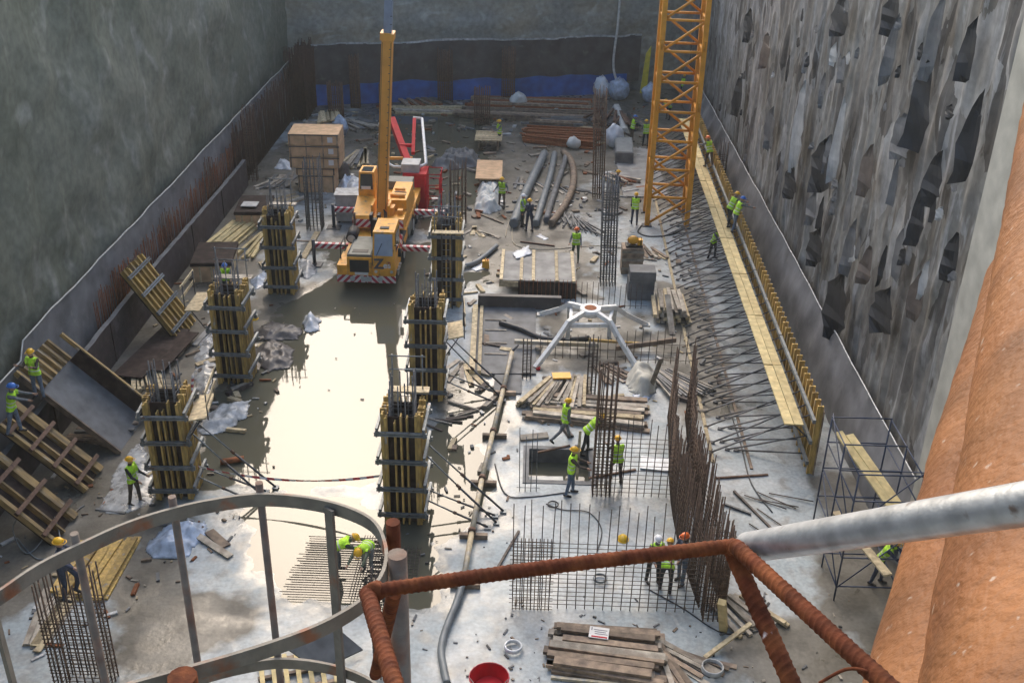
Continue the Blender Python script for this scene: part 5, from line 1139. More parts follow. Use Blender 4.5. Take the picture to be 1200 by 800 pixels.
# ------------------------------------------------------------------ crumpled sheets, sacks
def sheet(name, label, cat, poly, h, m, seed, fold=4.2, step=.07, z0=.03, film=False):
    P_ = gp(*poly); xs = [p[0] for p in P_]; ys = [p[1] for p in P_]; mb = MB(); idx = {}
    nx_, ny_ = int((max(xs)-min(xs))/step)+2, int((max(ys)-min(ys))/step)+2
    ok = {}
    for j in range(ny_+1):
        for i in range(nx_+1):
            x, y = min(xs)+i*step, min(ys)+j*step; d = pdist(x, y, P_)+.12*fb((x, y, seed), 1.5, 3)
            if d < .08:
                e = max(0, min(1, -d/.35)); z = z0 + h*e*(.25+.9*abs(noise.ridged_multi_fractal(V((x, y, seed))*fold*.5, 1, 2, 3, 1, 2)*.45)) + .02*abs(fb((x, y, seed+4), 5, 2))
                ok[(i, j)] = len(mb.v); mb.v.append(V((x+.04*fb((x, y, 1), 4, 2), y, z)))
    for (i, j), a in ok.items():
        if (i+1, j) in ok and (i, j+1) in ok and (i+1, j+1) in ok: mb.f.append([a, ok[(i+1, j)], ok[(i+1, j+1)], ok[(i, j+1)]]); mb.m.append(0); mb.sm.append(True)
    o = mb.build(name, m); s = o.modifiers.new('thickness', 'SOLIDIFY'); s.thickness = .006; return tag(o, label, cat)
sheet('plastic_sheet', 'bluish crumpled plastic sheet under the ladder hoop', 'plastic sheet', [(172,640),(195,618),(240,612),(245,625),(215,655),(185,655)], .45, 'plastic_blue', 3)
sheet('plastic_sheet', 'grey crumpled plastic sheet right of the nearest left column', 'plastic sheet', [(232,500),(255,478),(292,470),(290,488),(262,508),(240,510)], .35, 'plastic_grey', 5)
sheet('plastic_sheet', 'clear film laid around the feet of the standing left worker', 'plastic sheet', [(118,600),(140,545),(165,520),(185,560),(180,590),(140,603)], .12, 'clear_film', 7)
sheet('plastic_sheet', 'clear film heap at the foot of the middle left row column', 'plastic sheet', [(228,440),(235,400),(250,390),(255,440),(240,470)], .2, 'clear_film', 8)
sheet('tarpaulin', 'dark crumpled tarpaulin right of the middle left row column, nearer piece', 'tarpaulin', [(298,410),(320,398),(345,410),(340,430),(312,436),(298,428)], .3, 'tarp_dark', 11)
sheet('tarpaulin', 'dark crumpled tarpaulin right of the middle left row column, farther piece', 'tarpaulin', [(296,390),(320,378),(352,385),(350,398),(310,400)], .3, 'tarp_dark', 12)
sheet('plastic_sheet', 'pale crumpled bag at the upper left edge of the puddle', 'bag', [(354,380),(360,370),(374,374),(372,388),(360,390)], .55, 'plastic_white', 13)
sheet('plastic_sheet', 'pale tangled film behind the farthest left row column', 'plastic sheet', [(352,325),(352,305),(368,305),(370,320),(360,328)], .3, 'plastic_grey', 14)
sheet('plastic_sheet', 'pale film between the two farther left row columns', 'plastic sheet', [(292,330),(310,318),(316,330),(300,340)], .35, 'plastic_blue', 15)
sheet('plastic_sheet', 'white sheets heap between the crates and the grey cabinet', 'plastic sheet', [(402,228),(412,208),(428,215),(430,232),(415,238)], .6, 'plastic_white', 16)
sheet('plastic_sheet', 'bluish sheet hanging at the right foot of the crates', 'plastic sheet', [(396,225),(402,205),(412,208),(408,228)], .7, 'plastic_blue', 17)
sheet('plastic_sheet', 'small white plastic by the left membrane foot beyond the low wall', 'plastic sheet', [(322,198),(328,188),(342,192),(340,200)], .4, 'plastic_white', 18)
sheet('bench_cover', 'pale cloth wrapped on the near end of the plank walkway', 'cover', [(556,245),(560,222),(588,222),(588,246),(572,252)], .7, 'sack', 19)
sheet('plastic_sheet', 'white scraps on the plank deck', 'plastic sheet', [(600,318),(618,308),(622,318),(606,324)], .15, 'plastic_white', 20, z0=.9)
sheet('plastic_sheet', 'small white sheet left of the jerrycan', 'plastic sheet', [(552,316),(564,309),(570,315),(558,319)], .1, 'plastic_white', 21)
sheet('plastic_sheet', 'white scrap lying on the muddy path', 'plastic sheet', [(628,277),(632,275),(642,280),(638,282)], .08, 'plastic_white', 22)
sheet('plastic_sheet', 'bluish transparent sack right behind the nearest mat by the rebar wall', 'sack', [(792,620),(796,598),(808,602),(808,622)], .5, 'plastic_blue', 23)
sheet('tarpaulin', 'pale blue cloth in front of the beige tarpaulin', 'cloth', [(742,466),(752,452),(764,460),(758,470)], .25, 'plastic_blue', 24)
sheet('mortar_heap', 'grey rubble heap standing in the muddy water behind the cage', 'rubble heap', [(505,195),(525,180),(560,182),(560,196),(530,200)], .7, 'slab_dark', 25)
sheet('plastic_sheet', 'pale plastic piece at the bottom beside the dark board', 'plastic sheet', [(372,800),(380,782),(398,780),(396,798)], .2, 'plastic_grey', 28)
sheet('tarpaulin', 'beige tarpaulin draped over something near the rebar wall', 'tarpaulin', [(732,442),(738,458),(752,468),(765,462),(772,448),(764,434),(748,430)], .75, 'tarp_beige', 31, fold=1.6)
def sack(u, v, w, h, m, label, seed):
    c = G(u, v); mb = MB(); mb.ell((c.x, c.y+w*.4, h*.5), (w/2, w*.42, h*.55), 0, 16, 10)
    mb.v = [p + V((fb(p, 2.2, 3)*.12*w, fb(p+V((9, 0, 0)), 2.2, 3)*.12*w, (fb(p+V((0, 7, 0)), 2.6, 3)*.16*h if p.z > .1 else 0))) for p in mb.v]
    for p in mb.v: p.z = max(.02, p.z)
    t = thing('sack', label, 'sack', (c.x, c.y+w*.4, .02)); mb.build('sack_body', m, t); MB().tube([(c.x-w*.2, c.y+w*.4, h*.95), (c.x, c.y+w*.4, h*1.15), (c.x+w*.2, c.y+w*.4, h*.95)], .04, 5).build('loop', m, t)
sack(720,175, 1.3, 1.3, 'plastic_white', 'white big bag left of the two far workers', 1)
sack(705,117, 1.2, 1.5, 'plastic_white', 'upright white bag at the right end of the blue membrane', 2)
sack(725,120, 1.6, 1.5, 'plastic_blue', 'bluish white bag under the hanging hose', 3)
sack(607,126, 1.2, .9, 'sack', 'small cream bag on the far timber bundles', 4)
sack(762,122, 1.3, 1.3, 'plastic_blue', 'pale bag beside the tower mast in the far right corner', 5)
sack(672,176, .9, .7, 'sack', 'small cream sack near the rusty bar heap', 6)
sack(397,163, 1.1, 1.3, 'plastic_blue', 'bluish bag standing before the far left cages', 7)
sack(398,212, 1.1, 1.0, 'tarp_dark', 'black bag at the lower right of the crates', 8)
sack(625,326, .5, .4, 'black', 'small black bag on the plank deck corner', 9)
sack(625,292-46+70, .0001+.4, .3, 'black', 'small dark bundle behind the plank deck', 10)
hose('spill_pipe', 'pale chute running down from the far bags', [G(722,126,.5), G(728,140,.2), G(732,155,.1)], .3, 'offwhite', 'chute', 6)
# barrier tapes
def ribbon(label, a, b, sag, w=.08):
    mb = MB(); n = 14; vs = []; fs = []
    for i in range(n+1):
        t = i/n; p = a.lerp(b, t); p.z -= sag*4*t*(1-t); tw_ = .5*math.sin(i*.9); vs += [p+V((0, -w*.5*math.sin(tw_), w*.5*math.cos(tw_))), p-V((0, -w*.5*math.sin(tw_), w*.5*math.cos(tw_)))]
    fs = [(2*i, 2*i+2, 2*i+3, 2*i+1) for i in range(n)]; mb.add(vs, fs); o = mb.build('barrier_tape', 'tape'); tag(o, label, 'barrier tape'); return o
ribbon('red and white barrier tape strung low across the bright puddle', V((-10.2, 27.6, 1.0)), V((-4.3, 26.9, 1.35)), .35)
one('level_staff', 'red and white measuring staff standing behind the nearest left column', 'staff', G(222,505,.02), G(226,440,1.9), .06, .06, 'level_staff')
# floating / scattered bits
def rubble(label, polys, n, smin, smax, mats, seed):
    rnd = random.Random(seed); mb = MB(); k = 0
    while k < n:
        pl_ = rnd.choice(polys); us = [p[0] for p in pl_]; vs_ = [p[1] for p in pl_]; u, v = rnd.uniform(min(us), max(us)), rnd.uniform(min(vs_), max(vs_))
        if not inpoly(u, v, pl_): k += .02; continue
        c = G(u, v); s = rnd.uniform(smin, smax); mb.box((c.x, c.y, .03+s*.1), (s*rnd.uniform(.5, 2.8), s*.6, s*.35), rnd.randrange(len(mats)), Matrix.Rotation(rnd.uniform(0, 3.1), 3, 'Z') @ Matrix.Rotation(rnd.uniform(-.3, .3), 3, 'X')); k += 1
    o = mb.build('rubble', mats, None, world=False); return tag(o, label, 'rubble', kind='stuff')
ZN = [[(500,290),(800,290),(860,480),(560,560),(500,500)], [(340,120),(760,110),(790,260),(520,260),(350,260)], [(180,330),(340,300),(330,480),(180,560)], [(0,560),(230,520),(300,640),(0,800)], [(480,560),(600,500),(620,800),(470,800)], [(600,700),(1000,690),(1010,800),(600,800)]]
rubble('small timber and steel offcuts scattered over the slab', ZN[:4], 520, .05, .2, ['grey_wood', 'pale_wood', 'slab_dark', 'rust', 'plastic_grey', 'brown_wood'], 4)
rubble('long thin scraps of lath and bar scattered on the slab', ZN[:3], 130, .2, .42, ['grey_wood', 'brown_wood', 'rebar', 'pale_wood'], 6)
rubble('dark wet scraps and clods scattered over the far muddy floor', [ZN[1]], 380, .1, .4, ['slab_dark', 'grey_wood', 'brown_wood', 'plastic_grey', 'rust'], 8)
rubble('small twigs and foam crumbs floating on the bright puddle', [[(390,345),(478,345),(440,550),(305,548),(340,450)]], 11, .03, .1, ['slab_dark', 'grey_wood', 'brown_wood'], 12)
rubble('tiny dark debris spread on the near concrete', ZN[3:], 170, .03, .11, ['slab_dark', 'grey_wood', 'brown_wood', 'black'], 5)
# ------------------------------------------------------------------ people
def dirv(side, pitch): return V((math.sin(side)*math.cos(pitch) if False else math.sin(side), math.sin(pitch)*math.cos(side), -math.cos(pitch)*math.cos(side)))
def person(u, v, face, label, hat='hat_yellow', jacket='cloth_grey', trousers='cloth_dark', vest=True, lean=0, hip=(0, 0), knee=(0, 0), armL=(5, 15, 8), armR=(5, 15, 8), head=0, hgt=1.74, z=.02, pos=None):
    """face: heading in degrees, 0 = away from the camera, 90 = to the right; arm = (forward pitch, elbow bend, spread)"""
    k = hgt/1.74; J = {}
    ln = R(lean); legs = []
    for s, hp, kn in ((-1, hip[0], knee[0]), (1, hip[1], knee[1])):
        h = V((s*.1, 0, 0)); kk = h+dirv(s*R(4), R(hp))*.44; a = kk+dirv(s*R(1.5), R(hp-kn))*.42; legs.append((h, kk, a, R(hp-kn)))
    low = min(l[2].z for l in legs); up = V((0, 0, -low+.085))
    pel = up.copy(); tdir = V((0, math.sin(ln), math.cos(ln))); fwd = V((0, math.cos(ln), -math.sin(ln)))
    chest = pel+tdir*.36; neck = pel+tdir*.53; hl = R(lean*.6+head); hd_ = V((0, math.sin(hl), math.cos(hl))); hf = V((0, math.cos(hl), -math.sin(hl)))
    hc = neck+hd_*.155+hf*.025
    segs = []                                            # (a, b, ra, rb, region)
    mb = MB()
    def limb(a, b, ra, rb, reg, mid=None):
        a, b = V(a), V(b); n = 5; mb.tube([a.lerp(b, i/n) for i in range(n+1)], [ (ra+(rb-ra)*i/n)*(1+ (mid or 0)*math.sin(math.pi*i/n)) for i in range(n+1)], 10); mb.ell(a, (ra,)*3, 0, 10, 6); mb.ell(b, (rb,)*3, 0, 10, 6); segs.append((a, b, ra, rb, reg))
    def torso(a, b, w0, d0, w1, d1):
        n = 6; o = len(mb.v)
        for i in range(n+1):
            t = i/n; c = a.lerp(b, t); w = w0+(w1-w0)*t; d = d0+(d1-d0)*t
            for q in range(14): an = 2*math.pi*q/14; mb.v.append(c+V((math.cos(an)*w, 0, 0))+fwd*math.sin(an)*d)
        for i in range(n):
            for q in range(14): mb.f.append([o+i*14+q, o+i*14+(q+1) % 14, o+(i+1)*14+(q+1) % 14, o+(i+1)*14+q]); mb.m.append(0); mb.sm.append(True)
        mb.f.append([o+q for q in reversed(range(14))]); mb.f.append([o+n*14+q for q in range(14)]); mb.m += [0, 0]; mb.sm += [True, True]
    torso(pel-tdir*.07, pel+tdir*.14, .165, .115, .155, .105); torso(pel+tdir*.12, chest, .155, .105, .185, .125); torso(chest-tdir*.01, pel+tdir*.485, .186, .125, .135, .085)
    segs.append((pel+tdir*.06, pel+tdir*.47, .15, .16, 'jacket')); segs.append((pel-tdir*.08, pel-tdir*.0, .15, .15, 'trousers'))
    for (h, kk, a, sh) in legs:
        h, kk, a = h+up, kk+up, a+up; limb(h, kk, .092, .062, 'trousers', .05); limb(kk, a, .06, .046, 'trousers', .12)
        pit = max(-.9, min(.5, sh)); fd_ = V((0, math.cos(pit), math.sin(pit)*.9 if pit < 0 else 0)); toe = a+fd_*.15+V((0, 0, -.045)); heel = a-fd_*.05+V((0, 0, -.04))
        limb(heel, toe, .045, .038, 'boot')
    limb(neck-tdir*.04, neck+hd_*.08, .058, .052, 'skin')
    rot = Matrix.Rotation(-hl, 3, 'X'); mb.ell(hc, (.076, .095, .115), 0, 14, 10, rot); segs.append((hc-hd_*.03, hc+hd_*.04, .09, .09, 'skin'))
    mb.ell(hc+hf*.045-hd_*.075, (.045, .045, .04), 0, 8, 6, rot); mb.ell(hc+hf*.1-hd_*.015, (.016, .022, .026), 0, 8, 6, rot)
    for s in (-1, 1): mb.ell(hc+V((s*.078, 0, 0))-hd_*.01, (.012, .022, .032), 0, 8, 6, rot)
    hands = []
    for s, (ap, el, spd) in ((-1, armL), (1, armR)):
        sh = pel+tdir*.455+V((s*.175, 0, 0)); e = sh+dirv(s*R(spd), R(ap)+(ln*.15))*.285; w = e+dirv(s*R(spd*.4), R(ap+el)+(ln*.15))*.25
        limb(sh, e, .062, .046, 'jacket'); limb(e, w, .045, .034, 'jacket', .08)
        hdv = (w-e).normalized(); hands.append((s, w, hdv)); limb(w, w+hdv*.075, .032, .036, 'skin')
    ob = mb.build('tmp_body', 'skin', None, world=False); rm = ob.modifiers.new('r', 'REMESH'); rm.mode = 'VOXEL'; rm.voxel_size = .017; sm = ob.modifiers.new('s', 'SMOOTH'); sm.iterations = 3; sm.factor = .5
    bpy.context.view_layer.update(); dg = bpy.context.evaluated_depsgraph_get(); me = bpy.data.meshes.new_from_object(ob.evaluated_get(dg)); bpy.data.objects.remove(ob)
    vs = [x.co.copy() for x in me.vertices]; regs = ['skin', 'jacket', 'trousers', 'boot', 'eye']; B = MB(); tfaces = []
    for f in me.polygons:
        c = f.center; best = 9; br = 'jacket'
        for (a, b, ra, rb, reg) in segs:
            ab = b-a; t = max(0, min(1, (c-a).dot(ab)/max(1e-6, ab.length_squared))); dd = (c-a-ab*t).length/(ra+(rb-ra)*t)
            if dd < best: best = dd; br = reg; tt = t; sg_ = (a, b)
        B.f.append(list(f.vertices)); B.m.append(regs.index(br)); B.sm.append(True)
        if br == 'jacket':
            h_ = (c-pel).dot(tdir); lx = abs(c.x)
            if -.06 < h_ < .52 and lx < .19 and (c-pel-tdir*h_).length < .215: tfaces.append((f.index, h_))
        elif br == 'trousers' and (c-pel).dot(tdir) > -.07 and abs(c.x) < .19 and (c-pel).length < .2 and (c.z > pel.z-.09): tfaces.append((f.index, (c-pel).dot(tdir)))
    B.v = vs
    for s, w, hdv in hands:                              # five fingers on each palm, slightly curled
        side = hdv.cross(V((1, 0, 0)));  side = V((1, 0, 0)).cross(hdv).normalized() if side.length < .1 else side.normalized(); nrm = hdv.cross(side).normalized()
        p0 = w+hdv*.085
        for q, L_ in enumerate((.062, .072, .067, .052)):
            b_ = p0+side*(q-1.5)*.017; m_ = b_+hdv*L_*.55-nrm*s*.004; B.tube([b_-hdv*.02, m_, m_+(hdv*.7-nrm*s*.6).normalized()*L_*.5], [.0095, .0085, .0065], 6, 0)
        tb = w+hdv*.03+side*.03; B.tube([tb-side*.015, tb+side*.022+hdv*.03, tb+side*.02+hdv*.065-nrm*s*.01], [.011, .0095, .0075], 6, 0)
    for s in (-1, 1): B.ell(hc+V((s*.03, 0, 0))+hf*.083+hd_*.008, (.011, .006, .008), 4, 8, 5, rot)
    p = pos or G(u, v, z); p = V(p)
    B.v = [q*k for q in B.v]
    root = thing('person', label, 'person', tuple(p), -R(face))
    B.build('body', [mt['skin'], mt[jacket], mt[trousers], mt['boot'], mt['eye']], root, world=False)
    if vest:
        vb = MB(); mp_ = {}; me.calc_loop_triangles() if False else None
        nrmv = [x.normal.copy() for x in me.vertices]
        for fi, h_ in tfaces:
            ids = []
            for vi in me.polygons[fi].vertices:
                if vi not in mp_: mp_[vi] = len(vb.v); vb.v.append((vs[vi]+nrmv[vi]*.016)*k)
                ids.append(mp_[vi])
            band = 1 if (.06 < h_ < .10 or .2 < h_ < .24) else 0
            vb.f.append(ids); vb.m.append(band); vb.sm.append(True)
        if vb.f:
            o = vb.build('safety_vest', ['hivis', 'reflective'], root, world=False)
    hb = MB(); top = hc+hd_*.045-hf*.005
    hb.ell(top*k, (.108, .132, .105), 0, 16, 7, rot, 0)
    rim = [top+rot @ V((math.cos(i*.3927)*.118, math.sin(i*.3927)*.145+(.045 if math.sin(i*.3927) > .4 else 0), -.004)) for i in range(16)]
    hb.tube([q*k for q in rim], .010, 5, closed=True)
    hb.tube([(top+rot @ V((0, -.12, .05)))*k, (top+rot @ V((0, 0, .108)))*k, (top+rot @ V((0, .12, .05)))*k], .012, 5)
    hb.build('helmet', hat, root, world=False)
    bpy.data.meshes.remove(me); return root
LG = ((12, -14), (6, 16))
person(160,590, 105, 'worker in green vest and yellow helmet standing right of clear film, facing the column', 'hat_yellow', 'cloth_dark', 'cloth_brown', hip=(6,-6), knee=(4,6), armL=(25,40,5), armR=(30,40,5))
person(47,468, 190, 'worker in vest with raised gloves standing by the left membrane', 'hat_yellow', 'cloth_brown', 'cloth_jeans', armL=(45,80,12), armR=(45,80,12), pos=onx(47,466,-15.4)*1.0)
person(22,508, 85, 'worker in vest reaching to the right at the left frame edge', 'hat_blue', 'cloth_grey', 'cloth_jeans', lean=12, armL=(70,10,5), armR=(75,5,5), hip=(8,-10), knee=(5,8), pos=onx(20,508,-15.2))
person(85,690, 100, 'worker in dark overalls without vest climbing on the heavy column cage', 'hat_yellow', 'cloth_navy', 'cloth_navy', vest=False, hip=(35,5), knee=(55,15), armL=(60,30,10), armR=(50,30,10), pos=ony(82,700,19.25))
person(268,348, 170, 'worker with blue helmet half hidden behind the middle left column formwork', 'hat_blue', 'cloth_grey', 'cloth_dark', lean=20, armL=(40,30,8), armR=(40,30,8), z=.5, hip=(20,20), knee=(30,30))
person(585,172, 250, 'worker facing left beyond the plank walkway near the rusty bars', 'hat_yellow', 'cloth_grey', 'cloth_dark', armL=(35,40,6), armR=(30,50,6), hip=(5,-5))
person(588,244, 200, 'worker with hands on hips right of the plank walkway', 'hat_yellow', 'cloth_grey', 'cloth_brown', armL=(-12,70,30), armR=(-12,70,30), hip=(0,3))
person(612,265, 100, 'worker in white helmet and vest talking with the navy clad colleague', 'hat_white', 'cloth_pale', 'cloth_dark', armL=(30,60,6), armR=(20,70,6))
person(620,271, 330, 'worker in navy coverall without vest beside the white helmet', 'hat_yellow', 'cloth_navy', 'cloth_navy', vest=False, armL=(12,30,10), armR=(12,30,10), hip=(4,-6))
person(674,306, 185, 'worker in red helmet holding a cord on the muddy path', 'hat_red', 'cloth_grey', 'cloth_green', armL=(15,25,12), armR=(35,30,18), hip=(8,-10), knee=(3,12))
person(722,235, 60, 'worker in dark jacket and pale jeans without vest by the tall cage', 'hat_yellow', 'cloth_navy', 'cloth_pale', vest=False, armL=(20,50,6), armR=(20,50,6))
person(743,263, 10, 'worker in vest seen from behind left of the tower mast foot', 'hat_yellow', 'cloth_dark', 'cloth_navy', armL=(10,30,8), armR=(45,50,8), hip=(4,-3))
person(740,166, 70, 'farther worker in blue helmet near the bags at the tower mast', 'hat_blue', 'cloth_grey', 'cloth_brown', armL=(60,15,5), armR=(65,10,5), lean=12)
person(756,172, 350, 'worker in vest with back turned near the far bags', 'hat_yellow', 'cloth_grey', 'cloth_dark', lean=10, hip=(8,-6), armL=(30,30,8), armR=(30,20,8))
person(800,115, 200, 'farthest worker in vest seen through the tower mast bars', 'hat_yellow', 'cloth_grey', 'cloth_dark', armL=(30,40,8), armR=(20,40,8))
person(783,140, 220, 'worker bent low in vest behind the tower mast', 'hat_yellow', 'cloth_grey', 'cloth_brown', lean=50, hip=(15,5), knee=(20,15), armL=(40,10,6), armR=(40,10,6))
WK = lambda u, v: G(u, v, 1.98)
person(828,192, 330, 'worker in orange helmet on the far end of the wall walkway', 'hat_red', 'cloth_grey', 'cloth_brown', lean=25, armL=(50,30,8), armR=(40,40,8), hip=(12,-8), knee=(10,10), pos=WK(830,196))
person(853,262, 60, 'left one of the close pair of workers on the wall walkway', 'hat_yellow', 'cloth_grey', 'cloth_dark', lean=30, armL=(55,20,8), armR=(60,20,8), hip=(15,-5), knee=(12,8), pos=WK(853,265))
person(860,268, 75, 'blue helmeted one of the close pair of workers on the wall walkway', 'hat_blue', 'cloth_grey', 'cloth_jeans', lean=22, armL=(60,15,10), armR=(70,5,10), hip=(10,-8), knee=(8,6), pos=WK(860,271))
person(834,303, 130, 'worker in orange helmet among the wall props below the walkway', 'hat_red', 'cloth_grey', 'cloth_dark', lean=18, armL=(95,10,10), armR=(40,30,8), hip=(10,-5), knee=(10,5))
person(661,517, 65, 'worker striding over the slab behind the sump', 'hat_yellow', 'cloth_grey', 'cloth_grey', lean=6, hip=(22,-32), knee=(6,22), armL=(8,25,6), armR=(-5,25,6))
person(686,531, 75, 'worker bending to the cage behind the sump', 'hat_yellow', 'cloth_dark', 'cloth_dark', lean=48, hip=(14,-12), knee=(10,6), armL=(62,20,6), armR=(55,25,6), head=10)
person(668,579, 95, 'worker holding the upright lath in front of the sump', 'hat_yellow', 'cloth_brown', 'cloth_jeans', lean=4, hip=(8,-6), knee=(6,4), armL=(40,30,8), armR=(45,35,8), hgt=1.8)
person(722,566, 350, 'worker in vest crouched within the second rebar mat', 'hat_yellow', 'cloth_green', 'cloth_brown', lean=16, hip=(38,10), knee=(50,28), armL=(45,40,10), armR=(30,40,10))
person(764,682, 160, 'worker in white helmet standing behind the nearest mat', 'hat_white', 'cloth_grey', 'cloth_dark', lean=10, armL=(35,40,8), armR=(30,45,8), hip=(6,-6))
person(779,694, 10, 'worker bent behind the nearest mat between the white and red helmets', 'hat_yellow', 'cloth_grey', 'cloth_dark', lean=58, hip=(16,4), knee=(15,8), armL=(50,10,8), armR=(55,10,8))
person(797,682, 230, 'worker in red helmet and dark clothing without vest by the rebar wall', 'hat_red', 'cloth_navy', 'cloth_jeans', vest=False, armL=(35,45,8), armR=(30,40,8), hip=(5,-6))
person(392,672, 80, 'left one of the two workers bent over the flat rebar mat', 'hat_yellow', 'cloth_green', 'cloth_grey', lean=68, hip=(22,8), knee=(25,18), armL=(60,5,6), armR=(55,5,6), head=10, z=.15)
person(433,668, 195, 'right one of the two workers bent over the flat rebar mat', 'hat_yellow', 'cloth_green', 'cloth_grey', lean=74, hip=(20,10), knee=(22,20), armL=(60,5,6), armR=(55,5,6), head=14, z=.15)
person(1020,690, 120, 'worker in yellow vest half hidden behind the scaffold planks', 'hat_yellow', 'cloth_navy', 'cloth_navy', lean=25, armL=(60,20,8), armR=(50,20,8), hip=(12,-5), knee=(10,6), pos=(10.3,24.2,.02))
# ------------------------------------------------------------------ foreground: ladder cage, rebar rail, orange pipes
RZ = 18.86
rp = [(-70,775),(-60,735),(-25,705),(0,690),(45,660),(98,634),(150,611),(205,594),(252,584),(300,578),(345,580),(390,588),(425,601),(443,616),(452,640),(451,662),(441,682),(420,704),(372,731),(300,757),(218,781),(140,803),(60,826),(-10,845)]
ring = [G(u, v, RZ) for u, v in rp]
def smooth(pts, k=4):
    out = []
    for i in range(len(pts)-1):
        p0, p1, p2, p3 = pts[max(i-1, 0)], pts[i], pts[i+1], pts[min(i+2, len(pts)-1)]
        for q in range(k):
            t = q/k; out.append(.5*((2*p1)+(p2-p0)*t+(2*p0-5*p1+4*p2-p3)*t*t+(3*p1-p0-3*p2+p3)*t**3))
    return out+[pts[-1]]
ring = smooth(ring)
lc = thing('ladder_cage', 'grey flat bar safety cage hoop of the access ladder in the lower left foreground', 'ladder cage', tuple(G(200,690,RZ-.9)))
def band(name, pts, z0, z1, th):
    mb = MB(); n = len(pts); vs = []
    for i, p in enumerate(pts):
        t = (pts[min(i+1, n-1)]-pts[max(i-1, 0)]); t.z = 0; t.normalize(); nn = V((t.y, -t.x, 0))*th/2
        for s, z in ((-1, z0), (1, z0), (1, z1), (-1, z1)): vs.append(V((p.x, p.y, z))+nn*s)
    fs = [(i*4+k, i*4+(k+1) % 4, i*4+4+(k+1) % 4, i*4+4+k) for i in range(n-1) for k in range(4)]+[(3,2,1,0), tuple((n-1)*4+k for k in range(4))]
    mb.add(vs, fs); o = mb.build(name, 'cage_steel', lc); return o
band('hoop', ring, RZ-.027, RZ, .006)
low = [V((p.x, p.y, 0)) for p in ring]
band('hoop', low, RZ-.425, RZ-.40, .006)
cen = V((sum(p.x for p in ring)/len(ring), sum(p.y for p in ring)/len(ring), 0))
def post(u, v, r, cap, out=.010, m='cage_steel', flat=False):
    p = G(u, v, RZ); q = min(ring, key=lambda a: (a-p).length); d = (V((q.x, q.y, 0))-cen).normalized(); c = V((q.x, q.y, 0))+d*(out+r)
    if flat:
        c = V((q.x, q.y, 0))-d*(.006+r*.3); t = V((-d.y, d.x, 0)); mb = MB(); mb.box((c.x, c.y, RZ-1.2), (r*2.0, .006, 2.38), 0, Matrix.Rotation(math.atan2(t.y, t.x), 3, 'Z')); o = mb.build('strap', m, lc)
    else:
        o = MB().tube([(c.x, c.y, RZ-2.4), (c.x, c.y, RZ+.012)], r, 12).build('post', m, lc)
    if cap: MB().ell((c.x, c.y, RZ+.010), (r*1.12, r*1.12, r*.5), 0, 12, 4, None, 0).build('cap', 'cap_mortar', o)
post(-20,700, .010, False, flat=True)
for a in ((98,634,.0072,True),(205,594,.0072,True),(300,578,.0072,True)): post(*a, m='post_rust')
post(384,588, .011, False, flat=True)
post(447,622, .0125, True, m='rail_rust'); post(451,655, .0165, True, .003, m='post_rust'); post(218,781, .021, True, m='rail_rust')
# ribbed rusty reinforcing bars welded into a guard rail
def rebar(name, a, b, r, parent, seed=0, bend=0.0):
    a, b = V(a), V(b); L_ = (b-a).length; n = int(L_/.0013); d = (b-a).normalized(); x = d.cross(V((0, 0, 1))).normalized(); y = d.cross(x); mb = MB(); N = 18; wob = V((0, 0, 1))
    for i in range(n+1):
        s = L_*i/n; c = a+d*s+wob*bend*math.sin(math.pi*i/n)
        for k in range(N):
            an = 2*math.pi*k/N; ph = (s/(r*.92)+(an if an < math.pi else 2*math.pi-an)/math.pi*1.1+.08*noise.noise(V((s*60, an, seed)))) % 1
            rib = max(0, 1-abs(ph-.5)/.22)**.7
            rr = r*(.97+.11*rib*(.8+.4*noise.noise(V((s*25, an, seed+2))))+.035*noise.noise(V((s*40, an, seed)))); mb.v.append(c+(x*math.cos(an)+y*math.sin(an))*rr)
    for i in range(n):
        for k in range(N): mb.f.append([i*N+k, i*N+(k+1) % N, (i+1)*N+(k+1) % N, (i+1)*N+k]); mb.m.append(0); mb.sm.append(True)
    mb.f += [list(reversed(range(N))), [n*N+k for k in range(N)]]; mb.m += [0, 0]; mb.sm += [False, False]
    return mb.build(name, 'rail_rust', parent)
def Q(u, v, dist):
    d = ray(u, v).normalized(); return CAM+d*dist
J0, J1 = Q(433,693,1.66), Q(853,640,1.66)
gr = thing('guard_rail', 'rusty ribbed reinforcing bar guard rail welded together in the foreground', 'guard rail', tuple(J0))
rebar('rail_bar', J0-(J1-J0)*.0, J1+(J1-J0)*.02, .0112, gr, 1, .004)
rebar('upright_bar', Q(430,694,1.66), Q(474,840,1.42), .0125, gr, 2)
rebar('brace_bar', Q(462,694,1.68), Q(440,790,2.1), .011, gr, 3)
rebar('brace_bar', Q(856,641,1.68), Q(950,850,1.58), .0135, gr, 4)
rebar('brace_bar', Q(862,640,1.64), Q(1075,835,1.36), .0125, gr, 5)
w = MB(); w.ell(Q(440,692,1.66), (.018, .016, .016), 0, 12, 8); w.v = [p+V((noise.noise(p*80), noise.noise(p*80+V((3, 0, 0))), noise.noise(p*80+V((0, 3, 0)))))*.003 for p in w.v]; w.build('weld', 'rail_rust', gr)
w = MB(); w.ell(Q(862,641,1.655), (.016, .013, .013), 0, 12, 8); w.v = [p+V((noise.noise(p*80), noise.noise(p*80+V((3, 0, 0))), noise.noise(p*80+V((0, 3, 0)))))*.004 for p in w.v]; w.build('weld', 'rail_rust', gr)
A_, B_ = Q(877,641,1.70), Q(1215,588,1.22); d_ = (B_-A_).normalized()
gp_ = thing('handrail_pipe', 'galvanised steel handrail pipe crossing the right foreground', 'handrail', tuple(A_))
B2 = A_+d_*1.2; rs = .0235
